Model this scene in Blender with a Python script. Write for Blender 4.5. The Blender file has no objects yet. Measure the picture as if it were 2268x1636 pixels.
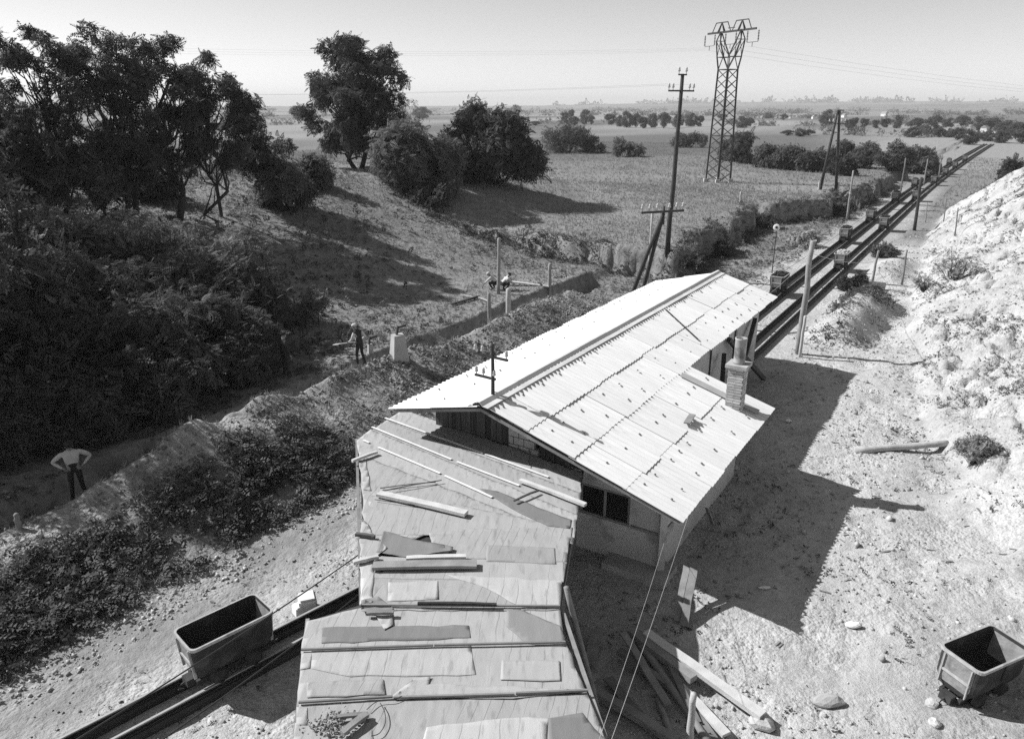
import bpy, math, random
import numpy as np
from mathutils import Vector, Matrix

# ------------------------------------------------------------------ camera, sky, sun
SC = bpy.context.scene
COL = SC.collection
H = 10.0; FPX = 744.0; PITCH = math.radians(19.4)      # camera height, focal length (px at 1024 wide), tilt down
cam = bpy.data.cameras.new('camera'); cam.sensor_width = 36.0; cam.lens = FPX / 1024 * 36.0
cam.clip_start = 0.05; cam.clip_end = 30000
camo = bpy.data.objects.new('camera', cam); COL.objects.link(camo)
camo.location = (0, 0, H); camo.rotation_euler = (math.pi / 2 - PITCH, 0, 0); SC.camera = camo

SUN_AZ = math.radians(-74); SUN_EL = math.radians(41)
world = bpy.data.worlds.new('World'); SC.world = world; world.use_nodes = True
nt = world.node_tree; nt.nodes.clear()
sky = nt.nodes.new('ShaderNodeTexSky'); sky.sky_type = 'NISHITA'; sky.sun_disc = False
sky.sun_elevation = SUN_EL; sky.sun_rotation = SUN_AZ; sky.dust_density = 0.25; sky.air_density = 1.0; sky.ozone_density = 1.0
sep = nt.nodes.new('ShaderNodeSeparateColor'); mixv = nt.nodes.new('ShaderNodeMix'); mixv.data_type = 'FLOAT'
mixv.inputs[0].default_value = 0.5                     # black-and-white film behind a yellow filter
nt.links.new(sky.outputs[0], sep.inputs[0]); nt.links.new(sep.outputs[0], mixv.inputs[2]); nt.links.new(sep.outputs[1], mixv.inputs[3])
bg = nt.nodes.new('ShaderNodeBackground'); bg.inputs[1].default_value = 0.112
nt.links.new(mixv.outputs[0], bg.inputs[0])
wo = nt.nodes.new('ShaderNodeOutputWorld'); nt.links.new(bg.outputs[0], wo.inputs[0])
sl = bpy.data.lights.new('sun', 'SUN'); sl.energy = 5.0; sl.angle = math.radians(0.5); sl.color = (1, 1, 1)
so = bpy.data.objects.new('sun', sl); COL.objects.link(so)
sdir = Vector((math.sin(SUN_AZ) * math.cos(SUN_EL), math.cos(SUN_AZ) * math.cos(SUN_EL), math.sin(SUN_EL)))
so.rotation_euler = sdir.to_track_quat('Z', 'Y').to_euler(); so.location = sdir * 60
vs = SC.view_settings; vs.view_transform = 'Standard'; vs.look = 'None'; vs.exposure = 0.34; vs.gamma = 1.0
SC.display_settings.display_device = 'sRGB'
SC.render.engine = 'CYCLES'
SC.cycles.use_denoising = False
SC.cycles.max_bounces = 4; SC.cycles.diffuse_bounces = 1; SC.cycles.transparent_max_bounces = 8; SC.cycles.volume_bounces = 0

# ------------------------------------------------------------------ frame of the place: s along the haulage line, t to its right
AZ = math.radians(32.6); SA, CA = math.sin(AZ), math.cos(AZ)
def W(s, t, z=0.0): return Vector((s * SA + t * CA, s * CA - t * SA, z))
def ST(p): return (p[0] * SA + p[1] * CA, p[0] * CA - p[1] * SA)
K = 2268 / 1024.0
def ray(x, y):                                          # a sight line measured on the photograph (2268 px wide)
    u = x / K - 512; v = 369 - y / K
    cp, sp = math.cos(PITCH), math.sin(PITCH)
    return Vector((u, v * sp + FPX * cp, v * cp - FPX * sp))
def at(x, y, z):                                        # where it meets the level z
    d = ray(x, y); k = (z - H) / d.z
    return Vector((d.x * k, d.y * k, z))

# ------------------------------------------------------------------ noise
def _hash(ix, iy, seed):
    h = (ix.astype(np.int64) * 374761393 + iy.astype(np.int64) * 668265263 + seed * 1442695041) & 0xFFFFFFFF
    h = ((h ^ (h >> 13)) * 1274126177) & 0xFFFFFFFF
    return ((h ^ (h >> 16)) & 0xFFFFFF) / float(0xFFFFFF)
def vn(x, y, seed=0):
    x = np.asarray(x, float); y = np.asarray(y, float) + np.zeros_like(x)
    ix = np.floor(x); iy = np.floor(y); fx = x - ix; fy = y - iy
    fx = fx * fx * (3 - 2 * fx); fy = fy * fy * (3 - 2 * fy)
    a = _hash(ix, iy, seed); b = _hash(ix + 1, iy, seed); c = _hash(ix, iy + 1, seed); d = _hash(ix + 1, iy + 1, seed)
    return (a + (b - a) * fx) * (1 - fy) + (c + (d - c) * fx) * fy
def fbm(x, y, seed=0, o=4):
    r = 0; a = 0.5; n = 0
    for i in range(o):
        r = r + a * vn(np.asarray(x) * 2 ** i, np.asarray(y) * 2 ** i, seed + i * 17); n += a; a *= 0.5
    return r / n
def sm(a, b, x):
    k = np.clip((np.asarray(x, float) - a) / (b - a), 0, 1); return k * k * (3 - 2 * k)

# ------------------------------------------------------------------ terrain
def scarp_mask(s, t):
    te = np.interp(s, [40, 44, 54, 62, 69, 73, 77, 91, 130], [-16, -16, -16.2, -16.8, -17.0, -15, -12.6, -12, -12])
    te = te + 3.2 * (fbm(s * 0.16, s * 0, 41) - 0.5) + 1.2 * (fbm(s * 0.9, t * 0.4, 43) - 0.5)
    se = 43.0 + 2.4 * (fbm(t * 0.16, t * 0, 42) - 0.5) + 1.4 * (fbm(t * 0.8, s * 0.4, 44) - 0.5)
    wd = 0.5 + 1.7 * sm(0.44, 0.62, fbm((s + t) * 0.16, (s - t) * 0.05, 45, 3)); ro = 1.3 * (fbm(s * 1.1, t * 1.1, 46, 4) - 0.5)
    return np.minimum(sm(0, 1, (s - se + ro) / wd), sm(0, 1, (te - t + ro) / wd))
def bank_height(s, t):
    toe = np.interp(s, [8, 14, 20, 24, 30, 38, 46, 60, 70, 84, 90], [2.6, 1.6, 0.2, -0.5, -1.8, -2.7, -3.4, -4.0, -4.4, -4.6, -3.0])
    slo = np.interp(s, [8, 20, 30, 46, 60, 80, 92], [0.22, 0.33, 0.40, 0.52, 0.65, 0.85, 0.7])
    toe = toe + 1.2 * (fbm(s * 0.3, t * 0.3, 51) - 0.5)
    d = np.maximum(t - toe, 0)
    z = slo * d * d / (d + 0.8)
    z = z + 0.55 * sm(0.4, 1.1, d + 1.6 * (fbm(s * 0.5, t * 0.5, 52) - 0.5)) * sm(18, 24, s)
    z = np.minimum(z, 7.2 + 0 * z) * sm(93, 84, s)
    return z
def terrain(s, t):
    s = np.asarray(s, float); t = np.asarray(t, float)
    fieldwin = sm(-16, -24, t)
    basin = 0.45 * sm(-19.6, -20.4, t) + 1.4 * sm(-22, -52, t) + 3.2 * sm(-22.5, -44, t) * sm(84, 50, s)
    # spoil ridge beside the trench, and the trench
    cr = -17.75 + 0.7 * (fbm(s * 0.3, s * 0, 1) - 0.5)
    hm = (1 - 0.42 * sm(11.5, 7.5, s)) * (1.5 + 1.1 * (fbm(s * 0.4, s * 0 + 3, 2) - 0.5)) * (1 - 0.38 * sm(20, 25, s))
    wm = sm(37, 33, s)
    up = np.clip((-13.9 - t) / (-13.9 - cr), 0, 1) ** 1.15
    dn = sm(cr - 1.0, cr - 0.1, t)
    z = basin + hm * wm * up * dn
    tr = sm(0.80, 0.62, np.abs(t + 19.6 + 0.7 * (fbm(s * 0.6, s * 0, 19) - 0.5)) + 0.35 * (fbm(s * 2.2, t * 2.2, 18) - 0.5)) * sm(9.5, 10.0, s) * sm(41, 40, s) * (1 - 0.85 * sm(0.6, 0.3, np.abs(s - 25.4)))
    z = z - 1.1 * tr
    # field plateau with its scarp
    fh = 1.7 + 0.5 * (fbm(s * 0.03, t * 0.03, 7) - 0.5)
    fh = fh * (1 - 0.55 * sm(80, 170, s))
    m = scarp_mask(s, t)
    z = z * (1 - m) + np.maximum(z, fh) * m
    # weedy hump right of the line and the tip on the right
    z = z + 1.0 * sm(1.7, 0.2, np.abs(t + 4.9 - 0.04 * (s - 38))) * sm(33.5, 36, s) * sm(44.5, 42.5, s)
    z = z - 0.7 * sm(0.9, 0.5, np.abs(t + 5.2)) * sm(0.9, 0.5, np.abs(s - 46.2))
    z = z + 0.5 * sm(1.5, 0.2, np.abs(t + 5.0)) * sm(48, 50, s) * sm(58, 55, s)
    b = bank_height(s, t)
    z = z + b
    # roughness
    r = 0.045 + 0.08 * sm(0.05, 0.9, b) + 0.04 * sm(-7, -3, t) * sm(60, 50, s) + 0.17 * np.clip(up * dn * wm, 0, 1) + 0.05 * sm(-22, -40, t) + 0.03 * m
    z = z + r * 2 * (fbm(s * 0.9, t * 0.9, 11, 5) - 0.5)
    z = z + 0.35 * sm(0.3, 2.0, b) * (fbm(s * 0.35, t * 0.5, 12, 4) - 0.5) * 2
    gul = np.abs(fbm(s * 0.55, t * 0.8, 13, 4) - 0.5) * 2
    z = z - 0.40 * sm(0.22, 0.0, gul) * sm(0.2, 1.2, b) * sm(16, 22, s)
    z = z - 0.30 * sm(0.62, 0.72, fbm(s * 0.7, t * 0.9, 15, 4)) * sm(0.0, 0.6, b) - 0.10 * sm(0.60, 0.72, fbm(s * 0.9, t * 0.9, 16, 4)) * sm(-5.5, -3.5, t) * sm(60, 50, s)
    rill = 1 - np.abs(fbm(s * 1.3 + 0.4 * fbm(s * .5, t * .5, 30), t * 0.22, 17, 3) * 2 - 1) * 2.2
    z = z - 0.16 * sm(0.55, 1.0, rill) * sm(0.2, 1.4, b) * sm(20, 28, s)
    rid = 1 - np.abs(fbm(s * 2.3, t * 2.3, 14, 3) * 2 - 1) * 2
    z = z + 0.05 * rid * sm(-7.5, -3.5, t) * sm(70, 55, s) * (0.35 + 0.65 * sm(0.05, 0.6, b))
    # the rail bed stays level
    bed = sm(-6.2, -6.9, t) * sm(-11.2, -10.6, t)
    z = z * (1 - bed * sm(20, 30, s)) 
    # far plain: gentle swells
    far = sm(120, 400, np.hypot(s, t))
    z = z * (1 - far) + far * (3.0 * (fbm(s * 0.0025, t * 0.0025, 21, 3) - 0.5))
    return z
def tz(p):
    s, t = ST(p); return float(terrain(np.array([s]), np.array([t]))[0])
def on(s, t, dz=0.0):
    p = W(s, t); p.z = tz(p) + dz; return p
def hit(x, y, dmax=400.0):                              # where a sight line first meets the ground
    d = ray(x, y).normalized(); lo = 6.0
    k = np.concatenate([np.arange(6, 80, 0.05), np.arange(80, dmax, 0.25)])
    px = d.x * k; py = d.y * k; pz = H + d.z * k
    g = terrain(px * SA + py * CA, px * CA - py * SA)
    i = np.argmax(pz <= g) if (pz <= g).any() else len(k) - 1
    return Vector((px[i], py[i], float(g[i])))

# ------------------------------------------------------------------ materials
MATS = {}
def mat(name, base, rough=0.85, var=0.25, scale=6.0, bump=0.3, bscale=None, metal=0.0, rnd=0.0, stretch=None, island=0.0, spec=0.25, trans=0.0, blot=None, boards=None):
    if name in MATS: return MATS[name]
    m = bpy.data.materials.new(name); m.use_nodes = True; n = m.node_tree; L = n.links
    bs = n.nodes['Principled BSDF']; bs.inputs['Roughness'].default_value = rough; bs.inputs['Metallic'].default_value = metal
    bs.inputs['Specular IOR Level'].default_value = spec
    tc = n.nodes.new('ShaderNodeTexCoord'); src = tc.outputs['Object']
    if stretch:
        mp = n.nodes.new('ShaderNodeMapping'); mp.inputs['Scale'].default_value = stretch; L.new(src, mp.inputs[0]); src = mp.outputs[0]
    nz = n.nodes.new('ShaderNodeTexNoise'); nz.inputs['Scale'].default_value = scale; nz.inputs['Detail'].default_value = 6; L.new(src, nz.inputs['Vector'])
    def math_(op, a, b):
        q = n.nodes.new('ShaderNodeMath'); q.operation = op
        for i, v in ((0, a), (1, b)):
            if isinstance(v, (int, float)): q.inputs[i].default_value = v
            else: L.new(v, q.inputs[i])
        return q.outputs[0]
    v = math_('MULTIPLY_ADD', nz.outputs[0], 2.6 * var); n.nodes[-1].inputs[2].default_value = 1 - 1.3 * var
    if rnd:
        oi = n.nodes.new('ShaderNodeObjectInfo')
        r = math_('MULTIPLY_ADD', oi.outputs['Random'], 2 * rnd); n.nodes[-1].inputs[2].default_value = 1 - rnd
        v = math_('MULTIPLY', v, r)
    if island:
        ge = n.nodes.new('ShaderNodeNewGeometry')
        r = math_('MULTIPLY_ADD', ge.outputs['Random Per Island'], 2 * island); n.nodes[-1].inputs[2].default_value = 1 - island
        v = math_('MULTIPLY', v, r)
    if blot:                                            # dirt in blots: (scale, threshold, factor)
        n2 = n.nodes.new('ShaderNodeTexNoise'); n2.inputs['Scale'].default_value = blot[0]; n2.inputs['Detail'].default_value = 8; L.new(src, n2.inputs['Vector'])
        mr = n.nodes.new('ShaderNodeMapRange'); L.new(n2.outputs[0], mr.inputs[0])
        mr.inputs[1].default_value = blot[1]; mr.inputs[2].default_value = blot[1] + 0.12; mr.inputs[3].default_value = 1.0; mr.inputs[4].default_value = blot[2]
        v = math_('MULTIPLY', v, mr.outputs[0])
    hb_ = None
    if boards:                                          # felt pressed over board joints: (pitch, angle, darkening at the joint)
        mp2 = n.nodes.new('ShaderNodeMapping'); mp2.inputs['Rotation'].default_value = (0, 0, boards[1]); L.new(tc.outputs['Object'], mp2.inputs[0])
        sx = n.nodes.new('ShaderNodeSeparateXYZ'); L.new(mp2.outputs[0], sx.inputs[0])
        nw = n.nodes.new('ShaderNodeTexNoise'); nw.inputs['Scale'].default_value = 1.7; L.new(tc.outputs['Object'], nw.inputs['Vector'])
        u_ = math_('ADD', math_('MULTIPLY', sx.outputs[0], 1 / boards[0]), math_('MULTIPLY', nw.outputs[0], 0.5))
        fr = math_('FRACT', u_, 0.0); ab = math_('ABSOLUTE', math_('SUBTRACT', fr, 0.5), 0.0)
        mr = n.nodes.new('ShaderNodeMapRange'); L.new(ab, mr.inputs[0]); mr.inputs[1].default_value = 0.45; mr.inputs[2].default_value = 0.49; mr.inputs[3].default_value = 0.0; mr.inputs[4].default_value = 1.0
        n5 = n.nodes.new('ShaderNodeTexNoise'); n5.inputs['Scale'].default_value = 1.1; n5.inputs['Detail'].default_value = 4; L.new(tc.outputs['Object'], n5.inputs['Vector'])
        mk = n.nodes.new('ShaderNodeMapRange'); L.new(n5.outputs[0], mk.inputs[0]); mk.inputs[1].default_value = 0.42; mk.inputs[2].default_value = 0.6; mk.inputs[3].default_value = 0.1; mk.inputs[4].default_value = 1.0
        hb_ = math_('MULTIPLY', mr.outputs[0], mk.outputs[0])
        v = math_('MULTIPLY', v, math_('SUBTRACT', 1.0, math_('MULTIPLY', hb_, boards[2])))
    v = math_('MULTIPLY', v, base)
    v = math_('MINIMUM', v, 0.88)
    L.new(v, bs.inputs['Base Color'])
    if bump:
        b = n.nodes.new('ShaderNodeBump'); b.inputs['Strength'].default_value = bump; b.inputs['Distance'].default_value = 0.02
        n3 = n.nodes.new('ShaderNodeTexNoise'); n3.inputs['Scale'].default_value = bscale or scale * 4; n3.inputs['Detail'].default_value = 5; L.new(src, n3.inputs['Vector'])
        L.new(math_('SUBTRACT', n3.outputs[0], math_('MULTIPLY', hb_, 0.6)) if hb_ is not None else n3.outputs[0], b.inputs['Height']); L.new(b.outputs[0], bs.inputs['Normal'])
    if trans:
        tr = n.nodes.new('ShaderNodeBsdfTranslucent'); L.new(v, tr.inputs[0])
        mx = n.nodes.new('ShaderNodeMixShader'); mx.inputs[0].default_value = trans
        L.new(bs.outputs[0], mx.inputs[1]); L.new(tr.outputs[0], mx.inputs[2]); L.new(mx.outputs[0], n.nodes['Material Output'].inputs[0])
    MATS[name] = m; return m

M_SHEET = mat('asbestos_cement_sheet', 0.73, 0.8, 0.14, 2.2, 0.15, 40, rnd=0.05, stretch=(3.0, 0.5, 1), blot=(3.0, 0.62, 0.80))
M_RIDGE = mat('ridge_cap', 0.60, 0.8, 0.15, 3, 0.2, rnd=0.08)
M_BOLT = mat('rusty_bolt', 0.16, 0.8, 0.3, 30)
M_PLASTER = mat('plaster', 0.52, 0.9, 0.22, 1.4, 0.25, 25, blot=(1.6, 0.57, 0.6))
M_DARKWOOD = mat('dark_board', 0.075, 0.85, 0.5, 3, 0.4, 30, rnd=0.45, stretch=(6, 6, 0.6))
M_GREYWOOD = mat('weathered_wood', 0.24, 0.85, 0.4, 4, 0.4, 40, rnd=0.25)
M_PALEWOOD = mat('pale_wood', 0.50, 0.8, 0.25, 4, 0.3, 40, rnd=0.15)
M_POLE = mat('tarred_pole', 0.055, 0.8, 0.4, 5, 0.4, 40)
M_PORC = mat('porcelain', 0.45, 0.3, 0.1, 5, 0)
M_FELT = mat('roofing_felt', 0.37, 0.9, 0.16, 3.0, 0.35, 60, rnd=0.15, stretch=(3.2, 0.7, 1), blot=(3.5, 0.56, 0.75), boards=None)
M_FELTB = mat('roofing_felt_on_boards', 0.35, 0.9, 0.16, 3.0, 0.35, 60, rnd=0.15, stretch=(3.2, 0.7, 1), blot=(3.5, 0.56, 0.75), boards=(0.17, 0.25, 0.45))
M_FELTP = mat('roofing_felt_pale', 0.43, 0.9, 0.16, 3.0, 0.35, 60, rnd=0.15, stretch=(3.0, 0.6, 1), blot=(3.8, 0.57, 0.78), boards=(0.26, 0.08, 0.28))
M_FELTD = mat('roofing_felt_dark', 0.22, 0.9, 0.16, 3.0, 0.35, 60, rnd=0.15, stretch=(3.0, 0.6, 1))
M_TAR = mat('tar_strip', 0.10, 0.7, 0.3, 6)
M_ENDLIT = mat('dusty_sunlit_end_plate', 0.27, 0.85, 0.5, 5, 0.4, 20, blot=(4.0, 0.55, 0.6))  # some dust, plus sunlight on the car ends painted in as a paler tone
M_STEEL = mat('mine_car_steel', 0.04, 0.75, 0.6, 5, 0.45, 18, spec=0.25, blot=(3.0, 0.52, 1.9))
M_RIM = mat('worn_steel_rim', 0.40, 0.45, 0.35, 9, 0.2, spec=0.5, blot=(5, 0.58, 0.5))
M_RUST = mat('rusty_steel', 0.05, 0.75, 0.5, 10, 0.3)
M_RAIL = mat('rail_top', 0.38, 0.4, 0.2, 8, 0.1, spec=0.6)
M_COAL = mat('coal', 0.04, 0.55, 0.5, 10, 0.5, rnd=0.2, spec=0.4)
M_LAT = mat('lattice_steel', 0.06, 0.6, 0.3, 5, 0.1)
M_BRICK = mat('brick', 0.46, 0.9, 0.25, 12, 0.4, 60, rnd=0.28)
M_MORTAR = mat('mortar', 0.36, 0.95, 0.25, 12, 0.3)
M_CONC = mat('concrete', 0.42, 0.9, 0.25, 3, 0.35, 30, blot=(2.5, 0.6, 0.75))
M_GLASS = mat('window_glass', 0.02, 0.12, 0.2, 3, 0, spec=0.5)
M_BARK = mat('bark', 0.045, 0.9, 0.4, 6, 0.6, 20)
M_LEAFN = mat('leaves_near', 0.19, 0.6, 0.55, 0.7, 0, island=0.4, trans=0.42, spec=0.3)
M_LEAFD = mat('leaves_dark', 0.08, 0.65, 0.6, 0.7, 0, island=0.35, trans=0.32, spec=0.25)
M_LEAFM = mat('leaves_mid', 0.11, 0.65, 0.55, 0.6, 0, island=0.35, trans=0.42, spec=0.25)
M_LEAFL = mat('leaves_pale', 0.16, 0.65, 0.5, 0.7, 0, island=0.3, trans=0.45, spec=0.25)
M_WEED = mat('weeds', 0.10, 0.75, 0.7, 0.5, 0, island=0.4, trans=0.2)
M_GRASS = mat('grass', 0.27, 0.8, 0.25, 0.35, 0, island=0.3, trans=0.25)
M_DRY = mat('dry_grass', 0.27, 0.8, 0.3, 1.0, 0, island=0.3, trans=0.2)
M_STONE = mat('stone', 0.46, 0.9, 0.3, 6, 0.5, 30, rnd=0.2)
M_CABLE = mat('cable', 0.045, 0.6, 0.2, 8, 0)
M_WIRE = mat('bright_wire', 0.42, 0.5, 0.1, 8, 0)
M_FAB_W = mat('pale_cotton', 0.52, 0.9, 0.15, 8, 0.3)
M_FAB_D = mat('dark_cloth', 0.035, 0.9, 0.3, 8, 0.3)
M_FAB_M = mat('grey_cloth', 0.17, 0.9, 0.3, 8, 0.3)
M_SKIN = mat('skin', 0.27, 0.6, 0.1, 8, 0)
M_BOOT = mat('boot_leather', 0.04, 0.6, 0.2, 8, 0)
M_WHITEWALL = mat('limewashed_wall', 0.75, 0.9, 0.08, 0.5, 0)
M_ROOFT = mat('far_roof', 0.28, 0.9, 0.2, 0.5, 0)
M_BONE = mat('paper_scrap', 0.75, 0.9, 0.1, 5, 0.2)

# ------------------------------------------------------------------ object helpers
def tag(o, label=None, cat=None, group=None, kind=None):
    if label: o['label'] = label
    if cat: o['category'] = cat
    if group: o['group'] = group
    if kind: o['kind'] = kind
    return o
def empty(name, loc, label=None, cat=None, group=None, rz=0.0):
    o = bpy.data.objects.new(name, None); COL.objects.link(o); o.location = loc; o.rotation_euler = (0, 0, rz); o.empty_display_size = 0.2
    return tag(o, label, cat, group)
def link(name, me, parent=None, loc=None, rot=None):
    o = bpy.data.objects.new(name, me); COL.objects.link(o)
    if parent is not None: o.parent = parent
    if loc is not None: o.location = loc
    if rot is not None: o.rotation_euler = rot
    return o
def copy_tree(o, parent=None):
    c = o.copy(); COL.objects.link(c); c.parent = parent
    for ch in list(o.children): copy_tree(ch, c)
    return c
class MB:
    def __init__(self, org=(0, 0, 0)): self.v = []; self.f = []; self.org = Vector(org)
    def add(self, vs, fs):
        b = len(self.v); self.v += [tuple(Vector(p) - self.org) for p in vs]; self.f += [tuple(i + b for i in f) for f in fs]
    def frame(self, c, ax, ay, az_, h):                 # box: centre, three axes, half sizes
        c = Vector(c); P = []
        for k in (-1, 1):
            for j in (-1, 1):
                for i in (-1, 1): P.append(c + ax * (i * h[0]) + ay * (j * h[1]) + az_ * (k * h[2]))
        self.add(P, [(0, 2, 3, 1), (4, 5, 7, 6), (0, 1, 5, 4), (2, 6, 7, 3), (0, 4, 6, 2), (1, 3, 7, 5)])
    def box(self, c, size, rz=0.0):
        ca, sa = math.cos(rz), math.sin(rz)
        self.frame(c, Vector((ca, sa, 0)), Vector((-sa, ca, 0)), Vector((0, 0, 1)), [q / 2 for q in size])
    def beam(self, a, b, w, h, up=(0, 0, 1)):
        a = Vector(a); b = Vector(b); d = (b - a); l = d.length; d.normalize(); up = Vector(up)
        if abs(d.dot(up)) > 0.98: up = Vector((1, 0, 0))
        x = d.cross(up).normalized(); y = x.cross(d)
        self.frame((a + b) / 2, d, x, y, (l / 2, w / 2, h / 2))
    def tube(self, pts, rad, n=8, cap=True):
        pts = [Vector(p) for p in pts]; m = len(pts)
        if not isinstance(rad, (list, tuple)): rad = [rad] * m
        V = []; F = []
        ref = None
        for i, p in enumerate(pts):
            d = (pts[min(i + 1, m - 1)] - pts[max(i - 1, 0)]).normalized()
            if ref is None: ref = Vector((0, 0, 1)) if abs(d.z) < 0.9 else Vector((1, 0, 0))
            x = d.cross(ref).normalized(); y = d.cross(x).normalized(); 
            for k in range(n):
                a = 2 * math.pi * k / n; V.append(p + (x * math.cos(a) + y * math.sin(a)) * rad[i])
        for i in range(m - 1):
            for k in range(n): F.append((i * n + k, i * n + (k + 1) % n, (i + 1) * n + (k + 1) % n, (i + 1) * n + k))
        if cap: F.append(tuple(range(n))[::-1]); F.append(tuple((m - 1) * n + k for k in range(n)))
        self.add(V, F)
    def lathe(self, c, prof, n=12, ax=(0, 0, 1)):       # prof: (radius, along)
        ax = Vector(ax).normalized(); x = ax.orthogonal().normalized(); y = ax.cross(x); c = Vector(c); V = []; F = []
        for r, h in prof:
            for k in range(n):
                a = 2 * math.pi * k / n; V.append(c + ax * h + (x * math.cos(a) + y * math.sin(a)) * r)
        for i in range(len(prof) - 1):
            for k in range(n): F.append((i * n + k, i * n + (k + 1) % n, (i + 1) * n + (k + 1) % n, (i + 1) * n + k))
        F.append(tuple(range(n))[::-1]); F.append(tuple((len(prof) - 1) * n + k for k in range(n)))
        self.add(V, F)
    def prism(self, poly, dz):                          # closed polygon of points, extruded down by dz
        n = len(poly); P = [Vector(p) for p in poly]
        self.add(P + [p - Vector((0, 0, dz)) for p in P], [tuple(range(n)), tuple(range(2 * n - 1, n - 1, -1))] + [(i, i + n, (i + 1) % n + n, (i + 1) % n) for i in range(n)])
    def mesh(self, name, m, smooth=False):
        me = bpy.data.meshes.new(name); me.from_pydata(self.v, [], self.f); me.update()
        import bmesh
        b = bmesh.new(); b.from_mesh(me); bmesh.ops.recalc_face_normals(b, faces=b.faces); b.to_mesh(me); b.free()
        if m: me.materials.append(m)
        if smooth: me.shade_smooth()
        return me
    def build(self, name, m, parent=None, smooth=False, loc=None):
        o = link(name, self.mesh(name, m, smooth), parent)
        if loc is not None: o.location = loc
        return o
def quads_mesh(name, V, m, k=4):                        # V: (kN,3) array of k-gons
    me = bpy.data.meshes.new(name); n = len(V); q = n // k
    me.vertices.add(n); me.vertices.foreach_set('co', np.ascontiguousarray(V, dtype=np.float32).ravel())
    me.loops.add(n); me.loops.foreach_set('vertex_index', np.arange(n, dtype=np.int32))
    me.polygons.add(q); me.polygons.foreach_set('loop_start', np.arange(0, n, k, dtype=np.int32))
    me.update(calc_edges=True); me.materials.append(m); return me

# ------------------------------------------------------------------ the ground sheet
def axis(parts):
    out = []
    for a, b, st in parts: out += list(np.arange(a, b, st))
    return out
def grow(a, b, st, g):
    out = []; x = a
    while x < b: out.append(x); x += st; st *= g
    out.append(b); return out
sl_ = axis([(-20, 3, 0.8), (3, 52, 0.16), (52, 96, 0.3), (96, 140, 0.8)]) + grow(140, 12000, 1.2, 1.09)
tl_ = [-q for q in grow(60, 12000, 1.0, 1.09)][::-1] + axis([(-59.5, -36, 0.5), (-36, -22, 0.3), (-22, 4.6, 0.13), (4.6, 14, 0.4)]) + grow(14, 6000, 1.0, 1.15)
sl_ = np.array(sl_); tl_ = np.array(tl_)
SS, TT = np.meshgrid(sl_, tl_, indexing='ij')
ZZ = terrain(SS, TT)
XX = SS * SA + TT * CA; YY = SS * CA - TT * SA
ns, ntt = SS.shape
gm = bpy.data.meshes.new('ground')
V = np.stack([XX, YY, ZZ], -1).reshape(-1, 3)
ii = np.arange(ns * ntt).reshape(ns, ntt)
Q = np.stack([ii[:-1, :-1], ii[:-1, 1:], ii[1:, 1:], ii[1:, :-1]], -1).reshape(-1, 4)
gm.vertices.add(len(V)); gm.vertices.foreach_set('co', V.astype(np.float32).ravel())
gm.loops.add(Q.size); gm.loops.foreach_set('vertex_index', Q.astype(np.int32).ravel())
gm.polygons.add(len(Q)); gm.polygons.foreach_set('loop_start', np.arange(0, Q.size, 4, dtype=np.int32))
gm.update(calc_edges=True); gm.shade_smooth()
if gm.polygons[0].normal.z < 0: gm.flip_normals()
def set_attr(me, name, arr):
    a = me.attributes.new(name, 'FLOAT', 'POINT'); a.data.foreach_set('value', np.asarray(arr, dtype=np.float32).ravel())
bh = bank_height(SS, TT)
wob = 1.6 * (fbm(SS * 0.35, TT * 0.35, 61) - 0.5)
sand = sm(-12.6, -11.2, TT + wob * 0.4) * np.maximum(sm(72, 58, SS + 4 * wob) * sm(6, 0, TT), sm(0.0, 0.35, bh))                    # yard, rail bed and tip: pale sandy spoil
sand *= 1 - sm(-0.2, 0.4, scarp_mask(SS, TT))
sand = np.maximum(sand, 0.0)
rb = sm(-12, -10.9, TT) * sm(-5.6, -6.6, TT) * sm(140, 90, SS); sand = np.maximum(sand * 1.0, rb * 0.45)
path = sm(-15.4, -13.6, TT + wob * 0.5) * sm(-9, -12, TT) * sm(36, 30, SS)           # trodden path left of the line
crest = sm(-15.9, -16.7, TT + wob * 0.35) * sm(-19.2, -18.7, TT) * sm(38, 34, SS)      # fresh spoil along the trench
nearmound = sm(-14, -15.5, TT) * sm(-21, -20, TT) * sm(38, 34, SS) * sm(9, 14, SS + wob * 3)
far = sm(95, 160, np.hypot(SS, TT))
stripes = fbm(SS * 0.004 + 0.6 * fbm(SS * 0.002, TT * 0.002, 3), TT * 0.012, 71, 3)
set_attr(gm, 'sand', sand); set_attr(gm, 'path', np.clip(path, 0, 1)); set_attr(gm, 'crest', np.clip(crest + 0.35 * nearmound, 0, 1))
pc = np.interp(SS, [8, 14, 20, 26, 34, 46, 60, 75], [0.6, -0.3, -2.0, -3.2, -2.9, -3.9, -5.2, -5.4]) + 0.5 * (fbm(SS * 0.25, SS * 0, 62) - 0.5)
set_attr(gm, 'trod', sm(0.85, 0.25, np.abs(TT - pc) + 0.5 * (fbm(SS * 1.5, TT * 1.5, 63) - 0.5)) * sm(80, 66, SS))
set_attr(gm, 'crop', np.clip((stripes - 0.38) * 5, 0, 1) * far); set_attr(gm, 'far', far)

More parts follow.
